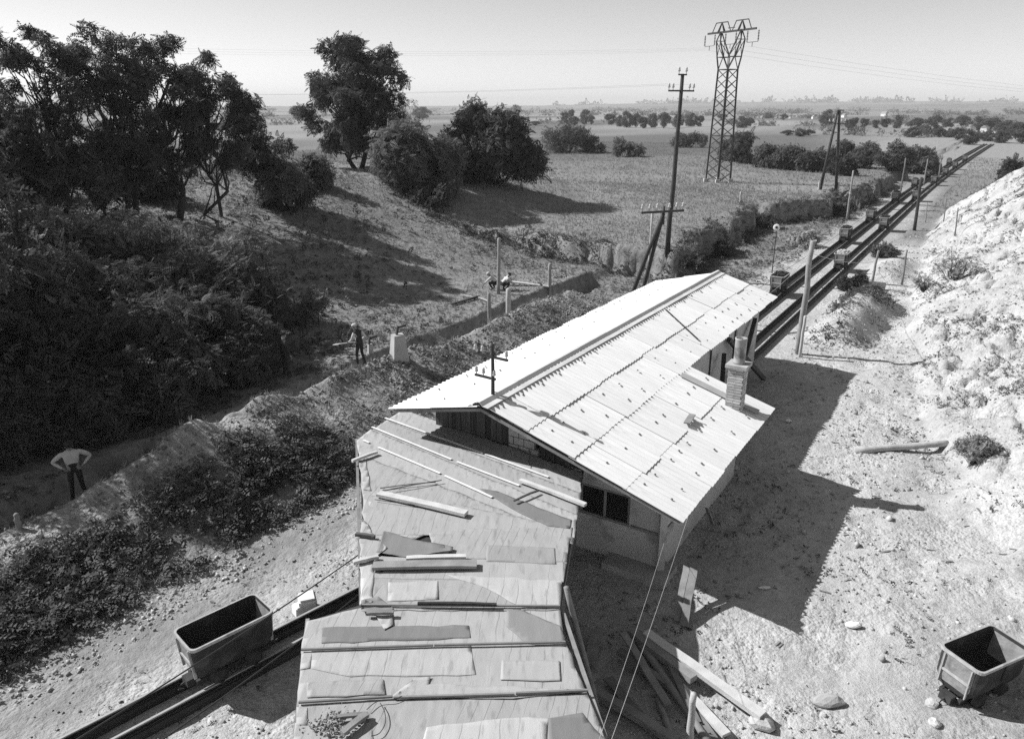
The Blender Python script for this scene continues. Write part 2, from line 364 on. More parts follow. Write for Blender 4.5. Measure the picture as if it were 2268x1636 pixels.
gmat = bpy.data.materials.new('ground_surface'); gmat.use_nodes = True; n = gmat.node_tree; L = n.links
bs = n.nodes['Principled BSDF']; bs.inputs['Roughness'].default_value = 0.95; bs.inputs['Specular IOR Level'].default_value = 0.1
tc = n.nodes.new('ShaderNodeTexCoord')
def N_(scale, det=6, rough=0.55, stretch=None):
    x = n.nodes.new('ShaderNodeTexNoise'); x.inputs['Scale'].default_value = scale; x.inputs['Detail'].default_value = det; x.inputs['Roughness'].default_value = rough
    if stretch:
        mp = n.nodes.new('ShaderNodeMapping'); mp.inputs['Scale'].default_value = stretch; mp.inputs['Rotation'].default_value = (0, 0, AZ); L.new(tc.outputs['Object'], mp.inputs[0]); L.new(mp.outputs[0], x.inputs['Vector'])
    else: L.new(tc.outputs['Object'], x.inputs['Vector'])
    return x.outputs[0]
def MR(v, a, b, c, d):
    x = n.nodes.new('ShaderNodeMapRange'); L.new(v, x.inputs[0])
    for i, q in enumerate((a, b, c, d)): x.inputs[i + 1].default_value = q
    return x.outputs[0]
def MX(f, a, b):
    x = n.nodes.new('ShaderNodeMix'); x.data_type = 'FLOAT'
    for i, q in ((0, f), (2, a), (3, b)):
        if isinstance(q, (int, float)): x.inputs[i].default_value = q
        else: L.new(q, x.inputs[i])
    return x.outputs[0]
def MU(a, b, op='MULTIPLY'):
    x = n.nodes.new('ShaderNodeMath'); x.operation = op
    for i, q in ((0, a), (1, b)):
        if isinstance(q, (int, float)): x.inputs[i].default_value = q
        else: L.new(q, x.inputs[i])
    return x.outputs[0]
def AT(nm):
    x = n.nodes.new('ShaderNodeAttribute'); x.attribute_name = nm; return x.outputs['Fac']
big = N_(0.09, 4); mid = N_(0.6, 6); fine = N_(4.0, 8, 0.65); grit = N_(22.0, 6, 0.7); tuft = N_(1.7, 8, 0.7)
grass = MU(MU(MR(big, 0.3, 0.7, 0.20, 0.28), MR(fine, 0.3, 0.7, 0.78, 1.2)), MR(tuft, 0.35, 0.65, 0.82, 1.15))
grass = MX(AT('far'), grass, MX(AT('crop'), 0.14, 0.29))
sandv = MU(MU(MR(mid, 0.3, 0.7, 0.54, 0.68), MR(fine, 0.28, 0.72, 0.82, 1.12)), MR(grit, 0.38, 0.56, 0.80, 1.05))
sandv = MU(sandv, MR(N_(0.32, 4, 0.6), 0.36, 0.64, 0.84, 1.10)); sandv = MU(sandv, MR(tuft, 0.57, 0.66, 1.0, 0.66)); sandv = MU(sandv, MR(N_(9.0, 4, 0.6), 0.62, 0.70, 1.0, 0.55))
trodv = MU(MU(MR(mid, 0.3, 0.7, 0.60, 0.68), MR(fine, 0.28, 0.72, 0.93, 1.05)), MR(grit, 0.38, 0.56, 0.92, 1.02))
sandv = MX(MU(AT('trod'), 0.8), sandv, trodv)
pathv = MU(MU(MR(mid, 0.3, 0.7, 0.25, 0.36), MR(fine, 0.3, 0.7, 0.85, 1.1)), MR(N_(1.0, 5, 0.6, (3.0, 0.5, 1)), 0.3, 0.7, 0.82, 1.15))
crestv = MU(MU(MR(mid, 0.3, 0.7, 0.30, 0.45), MR(fine, 0.3, 0.7, 0.7, 1.15)), MR(grit, 0.38, 0.6, 0.6, 1.1))
vor = n.nodes.new('ShaderNodeTexVoronoi'); vor.inputs['Scale'].default_value = 5.0; vor.feature = 'F1'; L.new(tc.outputs['Object'], vor.inputs['Vector'])
vor2 = n.nodes.new('ShaderNodeTexVoronoi'); vor2.inputs['Scale'].default_value = 13.0; L.new(tc.outputs['Object'], vor2.inputs['Vector'])
a = MX(AT('crest'), grass, crestv); a = MX(AT('path'), a, pathv); a = MX(AT('sand'), a, sandv)
L.new(a, bs.inputs['Base Color'])
bp = n.nodes.new('ShaderNodeBump'); bp.inputs['Strength'].default_value = 0.8; bp.inputs['Distance'].default_value = 0.08
rubm = MR(mid, 0.42, 0.62, 0.05, 1.0)
L.new(MU(MU(MU(fine, 1.0), MU(grit, 0.5), 'ADD'), MU(MU(MU(vor.outputs['Distance'], 1.0), MU(vor2.outputs['Distance'], 0.6), 'ADD'), rubm), 'SUBTRACT'), bp.inputs['Height']); L.new(bp.outputs[0], bs.inputs['Normal'])
gm.materials.append(gmat)
tag(link('ground', gm), kind='structure')

# ------------------------------------------------------------------ far hills
def hills(name, r0, az0, az1, hfun, seed, m):
    V = []; F = []; na = 220; rows = [(r0 * 0.80, -0.02), (r0 * 0.88, 0.35), (r0 * 0.95, 0.75), (r0, 1.0), (r0 * 1.12, 0.9), (r0 * 1.3, -0.1)]
    for i in range(na + 1):
        a = az0 + (az1 - az0) * i / na
        h = hfun(math.degrees(a)) * (0.85 + 0.3 * float(fbm(np.array([a * 14.0]), np.array([0.0]), seed)[0])) 
        for (r, k) in rows: V.append((r * math.sin(a), r * math.cos(a), h * k + 2.0 * float(fbm(np.array([a * 200]), np.array([r * 0.01]), seed)[0]) * (k > 0)))
    nr = len(rows)
    for i in range(na):
        for j in range(nr - 1): F.append((i * nr + j, (i + 1) * nr + j, (i + 1) * nr + j + 1, i * nr + j + 1))
    me = bpy.data.meshes.new(name); me.from_pydata(V, [], F); me.shade_smooth(); me.materials.append(m)
    return tag(link(name, me), kind='structure')
M_HILL = mat('far_hill_fields', 0.17, 0.95, 0.75, 0.006, 0, stretch=(1, 3, 1), blot=(.012, .56, .4))
hills('hills', 4200, math.radians(-60), math.radians(60), lambda d: float(np.interp(d, [-60, -20, 0, 5, 12, 20, 35, 60], [14, 14, 16, 22, 33, 36, 34, 20])), 5, M_HILL)
hills('hills', 2700, math.radians(0), math.radians(60), lambda d: float(np.interp(d, [0, 4, 9, 20, 30, 60], [0, 3, 12, 15, 19, 14])), 9, M_HILL)

# ------------------------------------------------------------------ foliage
def rot_from(z, spin):                                  # N frames whose z axis is z
    z = z / (np.linalg.norm(z, axis=1, keepdims=True) + 1e-9)
    ref = np.where(np.abs(z[:, 2:3]) < 0.9, np.array([[0, 0, 1.0]]), np.array([[1.0, 0, 0]]))
    x = np.cross(ref, z); x /= np.linalg.norm(x, axis=1, keepdims=True); y = np.cross(z, x)
    c = np.cos(spin)[:, None]; s = np.sin(spin)[:, None]
    return np.stack([x * c + y * s, -x * s + y * c, z], 1)   # rows: axes
def spray(pairs, ll, lw, droop=0.3):                     # a feathered leaf: pairs of leaflets along a stalk, x along, z normal
    V = []
    for i in range(pairs):
        u = (i + 1) / pairs; x = u; z = -droop * u * u
        k = math.sin(math.pi * (0.15 + 0.75 * u)) * 0.5 + 0.5
        for sgn in (-1, 1):
            a = Vector((x, 0, z)); b = a + Vector((0.35 * ll, sgn * ll * k, -0.12 * ll)); w = Vector((lw, 0, 0))
            V += [a * 0.8 + b * 0.2 + w * 0.55, b, a * 0.8 + b * 0.2 - w * 0.55]
    V += [Vector((1.0, lw * 0.6, -droop * 1.1)), Vector((1.0 + ll, 0, -droop * 1.4)), Vector((1.0, -lw * 0.6, -droop * 1.1))]
    return np.array([tuple(v) for v in V])
SPRAY_A = spray(6, 0.34, 0.19)
SPRAY_B = spray(3, 0.45, 0.36)
TRI = 3
CLUMP = np.array([(-.5, -.5, 0), (.5, -.4, .1), (.45, .5, -.05), (-.4, .45, .1), (0, -.5, -.4), (.1, .45, -.5), (.05, .5, .5), (-.1, -.4, .45), (-.5, .05, -.45), (.45, -.1, -.4), (.5, .1, .45), (-.45, 0, .5)], float)
def scatter(tmpl, P, Z, size, rng):
    n_ = len(P); R_ = rot_from(Z, rng.uniform(0, 6.283, n_))
    V = np.einsum('kj,nji->nki', tmpl, R_) * size[:, None, None] + P[:, None, :]
    return V.reshape(-1, 3)
def crown_points(cl, rad, n_, rng, shell=0.55, flat=0.75):
    cl = np.asarray(cl, float); rad = np.asarray(rad, float)
    w = rad ** 2; idx = rng.choice(len(cl), n_, p=w / w.sum())
    d = rng.normal(size=(n_, 3)); d /= np.linalg.norm(d, axis=1, keepdims=True)
    r = shell + (1 - shell) * rng.random(n_) ** 0.6; r = np.where(rng.random(n_) < 0.14, r * 1.22, r)
    off = d * (r * rad[idx])[:, None]; off[:, 2] *= flat
    P = cl[idx] + off
    Z = d * 0.5 + rng.normal(size=(n_, 3)) * 0.55 + np.array([-0.1, 0, 0.55])
    return P, Z
def limb(mb, a, b, r0, r1, rng, wob=0.12, n_=6, seg=6):
    a = np.array(a, float); b = np.array(b, float); pts = []; rr = []
    for i in range(seg + 1):
        u = i / seg; p = a + (b - a) * u
        if 0 < i < seg: p = p + rng.normal(size=3) * wob * np.linalg.norm(b - a) * 0.22
        pts.append(tuple(p)); rr.append(r0 + (r1 - r0) * u)
    mb.tube(pts, rr, n_)
    return pts
def tree(name, base, hgt, width, clusters, nleaf, leafsize, m, label, cat='tree', group=None, seed=1, trunk_r=0.16, stems=1, tmpl=None, crown0=0.28, lean=(0, 0), cr=(0.16, 0.30), envelope=None, depth=None):
    """base: foot point; crown is a cloud of leaf clumps round limb ends inside an uneven envelope"""
    rng = np.random.default_rng(seed); base = Vector(base)
    o = empty(name, base, label, cat, group)
    tk = MB(); cl = []; rad = []
    depth = depth or width
    trunks = []
    for k in range(stems):
        a = rng.uniform(0, 6.28); sp = 0.0 if stems == 1 else 0.10 * width
        b0 = (math.cos(a) * sp * 0.4, math.sin(a) * sp * 0.4, -0.3)
        b1 = (math.cos(a) * sp * 1.6 + lean[0], math.sin(a) * sp * 1.6 + lean[1], hgt * (0.62 + 0.2 * rng.random()))
        trunks.append(limb(tk, b0, b1, trunk_r * (1 if stems == 1 else 0.75), trunk_r * 0.28, rng, 0.25, 8, 8))
    for i in range(clusters):
        for _ in range(40):
            u = rng.uniform(crown0, 0.97)
            env = float(np.interp(u, *envelope)) if envelope else math.sin(math.pi * min(1, max(0, (u - crown0 * 0.6) / (1.03 - crown0 * 0.6)))) ** 0.6
            a = rng.uniform(0, 6.28); r = math.sqrt(rng.random()) * 0.5 * env
            p = np.array([math.cos(a) * r * width + lean[0] * u, math.sin(a) * r * depth + lean[1] * u, u * hgt])
            if all(np.linalg.norm(p - q) > 0.10 * width for q in cl): break
        cl.append(p); rad.append(width * rng.uniform(*cr) * (0.7 + 0.3 * env))
        tr = trunks[rng.integers(len(trunks))]; j = int(np.clip((p[2] / hgt) * 0.75 * 8, 1, 8)); 
        limb(tk, tr[j], p, trunk_r * 0.30, trunk_r * 0.05, rng, 0.25, 5, 4)
    tk.build('trunk', M_BARK, o, True)
    P, Z = crown_points(cl, rad, nleaf, rng)
    P[:, 2] = np.maximum(P[:, 2], 0.1)
    size = leafsize * rng.uniform(0.6, 1.4, nleaf)
    link('crown', quads_mesh('crown', scatter(SPRAY_A if tmpl is None else tmpl, P, Z, size, rng), m, 3), o)
    return o
def bush(name, base, size, nl, leafsize, m, label, cat='bush', group=None, seed=1, tmpl=None, clusters=14):
    """size: (width across view, depth, height)"""
    rng = np.random.default_rng(seed); o = empty(name, base, label, cat, group); tk = MB(); cl = []; rad = []
    w, d, h = size
    for i in range(clusters):
        a = rng.uniform(0, 6.28); r = math.sqrt(rng.random()); u = rng.random()
        k = math.sqrt(max(0.05, 1 - (r * 0.9) ** 2))
        p = np.array([math.cos(a) * r * w * 0.40, math.sin(a) * r * d * 0.40, h * (0.16 + 0.68 * u * k)])
        cl.append(p); rad.append(min(w, h * 1.3) * rng.uniform(0.16, 0.27))
        limb(tk, (p[0] * 0.15, p[1] * 0.15, -0.2), p, 0.02 * h ** 0.5 + 0.015, 0.008, rng, 0.3, 5, 4)
    tk.build('stem', M_BARK, o, True)
    P, Z = crown_points(cl, rad, nl, rng); P[:, 2] = np.maximum(P[:, 2], 0.05)
    link('foliage', quads_mesh('foliage', scatter(SPRAY_A if tmpl is None else tmpl, P, Z, leafsize * rng.uniform(0.6, 1.4, nl), rng), m, 3), o)
    return o

# ------------------------------------------------------------------ the haulage house
S0, S1 = 12.85, 29.95           # gable ends of the roof
TR, TL, TE, TN = -9.1, -11.72, -4.28, -6.72   # ridge, left eave, right eave of the wide part, right eave of the narrow part
SX = 20.0                       # where the wide part ends
ZR = 3.55
SLR = 0.292; SLL = 0.235
def zroof(t): return ZR - SLR * (t - TR) if t > TR else ZR - SLL * (TR - t)
HB = W(21.4, -8.4)
house = empty('haulage_house', HB, 'long low white machine house with corrugated roof over the rail tracks', 'building')
def wmb(): return MB(HB)
def wall(poly, thick, nrm, name='wall', m=M_PLASTER):  # poly of (s,t,z)
    b = wmb(); P = [W(*q) for q in poly]; nv = nrm * thick; k = len(P)
    b.add(P + [p + nv for p in P], [tuple(range(k)), tuple(range(2 * k - 1, k - 1, -1))] + [(i, i + k, (i + 1) % k + k, (i + 1) % k) for i in range(k)])
    return b.build(name, m, house)
ES = W(1, 0); ET = W(0, 1)
SG, SF = 13.95, 29.4            # near and far gable walls
TWL, TWN, TWE = -11.3, -7.15, -4.95
wall([(SG + .12, TWL, 0), (SF, TWL, 0), (SF, TWL, zroof(TWL) - .12), (SG + .12, TWL, zroof(TWL) - .12)], 0.2, ET)
wall([(SX - .25, TWN, 0), (SF, TWN, 0), (SF, TWN, zroof(TWN) - .12), (SX - .25, TWN, zroof(TWN) - .12)], 0.2, -ET)
wall([(SG + .12, TWE, 0), (SX - .45, TWE, 0), (SX - .45, TWE, zroof(TWE) - .12), (SG + .12, TWE, zroof(TWE) - .12)], 0.2, -ET)
wall([(SX - .45, TWE - .201, 0), (SX - .45, TWN, 0), (SX - .45, TWN, zroof(TWN) - .13), (SX - .45, TWE - .201, zroof(TWE - .2) - .13)], 0.2, -ES)
# near gable: plaster below with a window, boards above
WA, WB, WZ0, WZ1 = -7.05, -5.75, 0.95, 1.75
for (a, b_, z0, z1) in ((TWL, WA, 0, 2.05), (WB, TWE, 0, 2.05), (WA, WB, 0, WZ0), (WA, WB, WZ1, 2.05)):
    z1b = min(z1, zroof(b_) - .12)
    wall([(SG, a, z0), (SG, b_, z0), (SG, b_, z1b), (SG, a, min(z1, zroof(a) - .12))], 0.12, ES)
win = wmb(); win.beam(W(SG + .06, WA, WZ0 + .03), W(SG + .06, WB, WZ0 + .03), .1, .06); win.beam(W(SG + .06, WA, WZ1 - .03), W(SG + .06, WB, WZ1 - .03), .1, .06)
for k in (0.03, 0.5, 0.97): win.beam(W(SG + .06, WA + (WB - WA) * k, WZ0 + .06), W(SG + .06, WA + (WB - WA) * k, WZ1 - .06), .06, .06)
wino = win.build('window', M_GREYWOOD, house)
for k in (0.05, 0.53):
    pn = wmb(); a = WA + (WB - WA) * k; b_ = a + (WB - WA) * 0.42
    pn.add([W(SG + .07, a, WZ0 + .06), W(SG + .07, b_, WZ0 + .06), W(SG + .07, b_, WZ1 - .06), W(SG + .07, a, WZ1 - .06)], [(0, 1, 2, 3)]); pn.build('pane', M_GLASS, wino)
rr = random.Random(4)
# corner post and sill band on the plaster
b = wmb(); b.beam(W(SG - .03, TWE + .02, 0), W(SG - .03, TWE + .02, 2.1), .16, .16, (1, 0, 0)); b.build('corner_post', M_PLASTER, house)
b = wmb(); b.beam(W(SG - .02, WB + .05, 1.0), W(SG - .02, TWE - .08, 1.0), .04, .06); b.build('sill_band', M_GREYWOOD, house)
# gable boards
t = TWL + 0.02; gable_mesh = {}
while t < TWE - 0.1:
    w_ = rr.uniform(0.11, 0.17)
    if not (-9.02 < t < -8.15):
        zt = zroof(t + w_ / 2) - 0.14; zb = 2.06 - (0.10 if rr.random() < 0.3 else 0)
        if zt - zb > 0.1:
            b = wmb(); b.beam(W(SG + .02 - rr.uniform(0, .03), t + w_ / 2, zb), W(SG + .02, t + w_ / 2, zt), 0.022, w_ - 0.012, ET); b.build('gable_board', M_DARKWOOD, house)
    t += w_
# patch of concrete blocks between the boards
for j in range(6):
    zz = 2.08 + j * 0.20
    for k in range(3):
        w_ = 0.30; a = -9.0 + k * w_ - (0.15 if j % 2 else 0); a0, a1 = max(a, -9.0), min(a + w_, -8.14)
        if a1 - a0 < 0.06 or zz + .19 > zroof((a0 + a1) / 2) - .13: continue
        b = wmb(); b.beam(W(SG + .0 + rr.uniform(0, .02), a0 + .01, zz + .09), W(SG + .0, a1 - .01, zz + .09), .10, .18); b.build('block', M_CONC, house)
# purlin ends and barge under the roof edge
b = wmb(); b.beam(W(S0 + .10, TR, ZR - .09), W(S0 + .10, TE + .05, zroof(TE) - .07), .10, .07); b.beam(W(S0 + .10, TR, ZR - .09), W(S0 + .10, TL + .05, zroof(TL) - .07), .10, .07); b.build('barge_board', M_GREYWOOD, house)
for tt in (-11.4, -10.2, -9.15, -7.9, -6.7, -5.4, -4.55):
    b = wmb(); b.beam(W(S0 + .2, tt, zroof(tt) - .09), W((S1 if tt < TN else SX) - .2, tt, zroof(tt) - .09), .08, .09); b.build('purlin', M_GREYWOOD, house)

# corrugated sheets: one mesh per length, shared
PITCH_W, WAVES, AMP = 0.177, 5, 0.026
SHW = PITCH_W * WAVES
def sheet_mesh(length, name):
    b = MB(); n_ = WAVES * 8 + 3; top = []; bot = []
    for i in range(n_):
        x = i * PITCH_W / 8; z = AMP * math.cos(2 * math.pi * x / PITCH_W)
        top.append((x, z)); bot.append((x, z - 0.007))
    V = []
    for y in (0.0, -length):
        V += [(x, y, z) for x, z in top] + [(x, y, z) for x, z in bot]
    F = []; k = 2 * n_
    for i in range(n_ - 1):
        F += [(i, i + 1, k + i + 1, k + i), (n_ + i, k + n_ + i, k + n_ + i + 1, n_ + i + 1), (k + i, k + i + 1, k + n_ + i + 1, k + n_ + i), (i, n_ + i, n_ + i + 1, i + 1)]
    F += [(0, k, k + n_, n_), (n_ - 1, 2 * n_ - 1, k + 2 * n_ - 1, k + n_ - 1)]
    b.add(V, F); return b.mesh(name, M_SHEET, False)
def lay(course_t0, course_t1, s_a, s_b, side, lift):
    """one course of sheets from t0 (upper) to t1 (lower)"""
    z0, z1 = zroof(course_t0 + (1e-6 if side > 0 else -1e-6)), zroof(course_t1)
    length = math.hypot(course_t1 - course_t0, z1 - z0) + 0.10
    me = sheet_mesh(length, 'roof_sheet')
    slope = math.atan2(z0 - z1, abs(course_t1 - course_t0))
    cnt = int(round((s_b - s_a) / SHW)); sc_ = (s_b - s_a) / (cnt * SHW)
    for i in range(cnt):
        # local x along the ridge, local -y down the slope
        if side < 0: ex = -ES; base = s_a + (i + 1) * SHW * sc_
        else: ex = ES; base = s_a + i * SHW * sc_
        down = (ET * side).normalized(); ydir = -(down * math.cos(slope) - Vector((0, 0, 1)) * math.sin(slope))
        zdir = ex.cross(ydir).normalized()
        M = Matrix((ex, ydir, zdir)).transposed().to_4x4()
        o = link('roof_sheet', me, house)
        p = W(base, course_t0, z0) - HB + zdir * (lift + rr.uniform(0, 0.006)) + ET * side * rr.uniform(-0.02, 0.045)
        M.translation = p; o.matrix_basis = M @ Matrix.Rotation(rr.uniform(-.007, .007), 4, 'Z') @ Matrix.Diagonal((sc_, 1, 1, 1))
C1, C2, C3 = -7.95, -6.78, -5.52
lay(C3, TE, S0, SX, 1, 0.0); lay(C2, C3, S0, SX, 1, 0.022); lay(C1, TN if False else C2, S0, S1, 1, 0.044); lay(TR + .04, C1, S0, S1, 1, 0.066)
lay(-10.42, TL, S0, S1, -1, 0.0); lay(TR - .04, -10.42, S0, S1, -1, 0.022)
# ridge caps
s = S0 - 0.04; i = 0
while s < S1:
    l_ = min(1.62, S1 - s + 0.02); b = wmb(); up_ = 0.006 * (i % 2)
    prof = [(TR - .30, zroof(TR - .30) + .055), (TR - .06, ZR + .135), (TR + .03, ZR + .14), (TR + .11, ZR + .06), (TR + .26, zroof(TR + .26) + .118)]
    prof = [(a, z + up_) for a, z in prof]; th = 0.014
    V = [W(q, a, z) for q in (s, s + l_ + 0.06) for a, z in prof] + [W(q, a, z - th) for q in (s, s + l_ + 0.06) for a, z in prof]
    k = len(prof); F = []
    for j in range(k - 1): F += [(j, j + 1, k + j + 1, k + j), (2 * k + j, 3 * k + j, 3 * k + j + 1, 2 * k + j + 1), (j, 2 * k + j, 2 * k + j + 1, j + 1), (k + j, k + j + 1, 3 * k + j + 1, 3 * k + j)]
    F += [(0, k, 3 * k, 2 * k), (k - 1, 3 * k - 1, 4 * k - 1, 2 * k - 1)]
    b.add(V, F); b.build('ridge_cap', M_RIDGE, house)
    s += l_; i += 1
# bolts with stained washers along the purlins: too small and many to tell apart
b = wmb()
for tt, sb in ((-11.4, S1), (-10.5, S1), (-8.7, S1), (-7.5, S1), (-6.98, S1), (-6.1, SX), (-5.2, SX), (-4.6, SX)):
    s = S0 + 0.35 + rr.uniform(0, .2)
    while s < sb - .1:
        kk = round((s - S0) / PITCH_W) * PITCH_W + S0
        lift_ = 0.03 + (0.066 if tt > TR and tt < C1 else 0.044 if tt > TR and tt < C2 else .022) 
        p = W(kk, tt + rr.uniform(-.03, .03), zroof(tt) + lift_ + 0.012)
        b.lathe(p, [(0.030, -0.012), (0.026, 0.002), (0.012, 0.006), (0.010, 0.016)], 6)
        s += rr.choice((0.53, 0.885, 0.885, 1.24))
bo = b.build('roof_bolts', M_BOLT, house); bo['kind'] = 'stuff'
# lead flashing running down beside the chimney, loose slate on the roof is its own thing below
b = wmb(); b.add([W(SX - .95, -6.6, zroof(-6.6) + .085), W(SX - .62, -6.6, zroof(-6.6) + .085), W(SX - .62, -4.4, zroof(-4.4) + .075), W(SX - .95, -4.4, zroof(-4.4) + .075)], [(0, 1, 2, 3)])
b.add([W(SX - .95, -6.6, zroof(-6.6) + .079), W(SX - .62, -6.6, zroof(-6.6) + .079), W(SX - .62, -4.4, zroof(-4.4) + .069), W(SX - .95, -4.4, zroof(-4.4) + .069)], [(3, 2, 1, 0)])
b.build('flashing', mat('lead_flashing', 0.42, 0.6, 0.2, 4, 0.1), house)
# raking props against the right wall
for a, c in (((24.6, -6.55, 0.1), (28.2, -6.98, 2.35)), ((28.0, -6.35, 0.1), (24.9, -6.98, 2.4)), ((22.4, -6.3, 0.05), (24.4, -6.95, 2.0))):
    b = wmb(); b.beam(W(*a), W(*c), .15, .15); b.build('prop', M_DARKWOOD, house)
for ss in (21.3, 23.5, 26.2):
    b = wmb(); b.beam(W(ss, TWN + .02, .05), W(ss, TWN + .02, zroof(TWN) - .15), .035, .05, (1, 0, 0)); b.build('wall_batten', M_DARKWOOD, house)
b = wmb(); b.beam(W(SG + .2, TWE + .015, 1.05), W(SX - .5, TWE + .015, 1.05), .025, .05); b.build('wall_band', M_GREYWOOD, house)
for ss in (15.6, 17.3, 19.0):
    b = wmb(); b.beam(W(ss, TWE + .015, 1.09), W(ss, TWE + .015, zroof(TWE) - .15), .025, .05, (1, 0, 0)); b.build('wall_band', M_GREYWOOD, house)
b = wmb(); b.frame(W(SG - .1, TWE - .45, .07), ET, ES, Vector((0, 0, 1)), (.75, .42, .09)); b.build('door_step', M_CONC, house)
# chimney: bricks round a mortar core, slab cap, sheet-steel flue
CP = (18.95, -4.98); cz0 = zroof(CP[1]) - 0.05; CW = 0.40
ch = wmb(); ch.frame(W(CP[0], CP[1], cz0 + 0.60), ES, ET, Vector((0, 0, 1)), (CW / 2 - .012, CW / 2 - .012, 0.62)); cho = ch.build('chimney', M_MORTAR, house)
bm = MB(); bm.frame((0, 0, 0), Vector((1, 0, 0)), Vector((0, 1, 0)), Vector((0, 0, 1)), (.0965, .045, .031)); bme = bm.mesh('brick', M_BRICK)
for j in range(16):
    zz = cz0 + 0.04 + j * 0.076
    for side in range(4):
        for k in range(2):
            along = (-.1 if k == 0 else .1) + (0.012 if (j + side) % 2 else -0.012)
            d1, d2 = ((ES, ET), (ET, -ES), (-ES, -ET), (-ET, ES))[side]
            p = W(CP[0], CP[1], zz) + d1 * along * 0.98 + d2 * (CW / 2 - .045 + .008 + rr.uniform(0, .005))
            o = link('brick', bme, cho, p - HB); o.rotation_euler = (0, 0, math.atan2(d1.y, d1.x) + rr.uniform(-.02, .02))
b = wmb(); b.frame(W(CP[0], CP[1], cz0 + 1.265), ES, ET, Vector((0, 0, 1)), (.28, .28, .045)); b.build('cap_slab', M_CONC, cho)
b = wmb(); pr = [(.15, 0), (.155, .05), (.15, .06), (.15, .64), (.16, .66), (.16, .70), (.135, .70), (.13, .3)]
b.lathe(W(CP[0], CP[1], cz0 + 1.31), pr, 18); b.build('flue', mat('flue_steel', 0.33, 0.55, 0.4, 4, 0.2, blot=(3, .52, .4)), cho, True)

# insulator mast on the near ridge end
mast = empty('insulator_mast', W(S0 + .55, TR + .0, ZR + .10), 'small mast with two cross arms and insulators on the near ridge end', 'mast')
b = MB(); b.tube([(0, 0, -.05), (0.005, 0, .6), (0, 0, 1.22)], [.045, .04, .036], 8); b.lathe((0, 0, 1.2), [(.05, 0), (.05, .03), (.03, .07)], 8); b.build('post', M_RUST, mast)
for z_, l0, l1 in ((.95, -.52, .42), (.42, -.5, .08)):
    b = MB(); d = Vector((CA, -SA, -.02)); b.beam(d * l0 + Vector((0, 0, z_)), d * l1 + Vector((0, 0, z_)), .05, .05); b.build('cross_arm', M_RUST, mast)
    for q in (l0 + .04, l0 + .24, l1 - .04):
        if q > 0.1 and l1 < .1: continue
        b = MB(); b.lathe(d * q + Vector((0, 0, z_ + .02)), [(.012, 0), (.012, .06), (.045, .07), (.048, .10), (.03, .115), (.04, .135), (.03, .19), (.012, .2)], 10); b.build('insulator', M_PORC, mast, True)

# ------------------------------------------------------------------ felt-roofed shed in the foreground
ZD = 2.2
SHB = Vector((-0.9, 10.5, 0))
shed = empty('felt_roofed_shed', SHB, 'flat shed roof patched with overlapping roofing felt in the foreground', 'shed')
def P2(x, y, z=ZD): return at(x, y, z)
edge_up = [(893, 905), (790, 975), (797, 1010), (803, 1180), (800, 1345), (1240, 1345), (1241, 1300), (1265, 1180), (1290, 1045)]
edge_lo = [(680, 1375), (800, 1338), (1240, 1338), (1253, 1425), (1300, 1532), (1340, 1636), (1440, 1860), (632, 1860), (655, 1636)]
def rough_poly(pts, seed, amp=0.02, step=0.25):
    r = random.Random(seed); out = []
    for i in range(len(pts)):
        a, b_ = Vector(pts[i]), Vector(pts[(i + 1) % len(pts)]); n_ = max(1, int((b_ - a).length / step))
        for k in range(n_): out.append(a + (b_ - a) * (k / n_) + Vector((r.uniform(-amp, amp), r.uniform(-amp, amp), 0)) * (0.4 if k == 0 else 1))
    return out
import bmesh
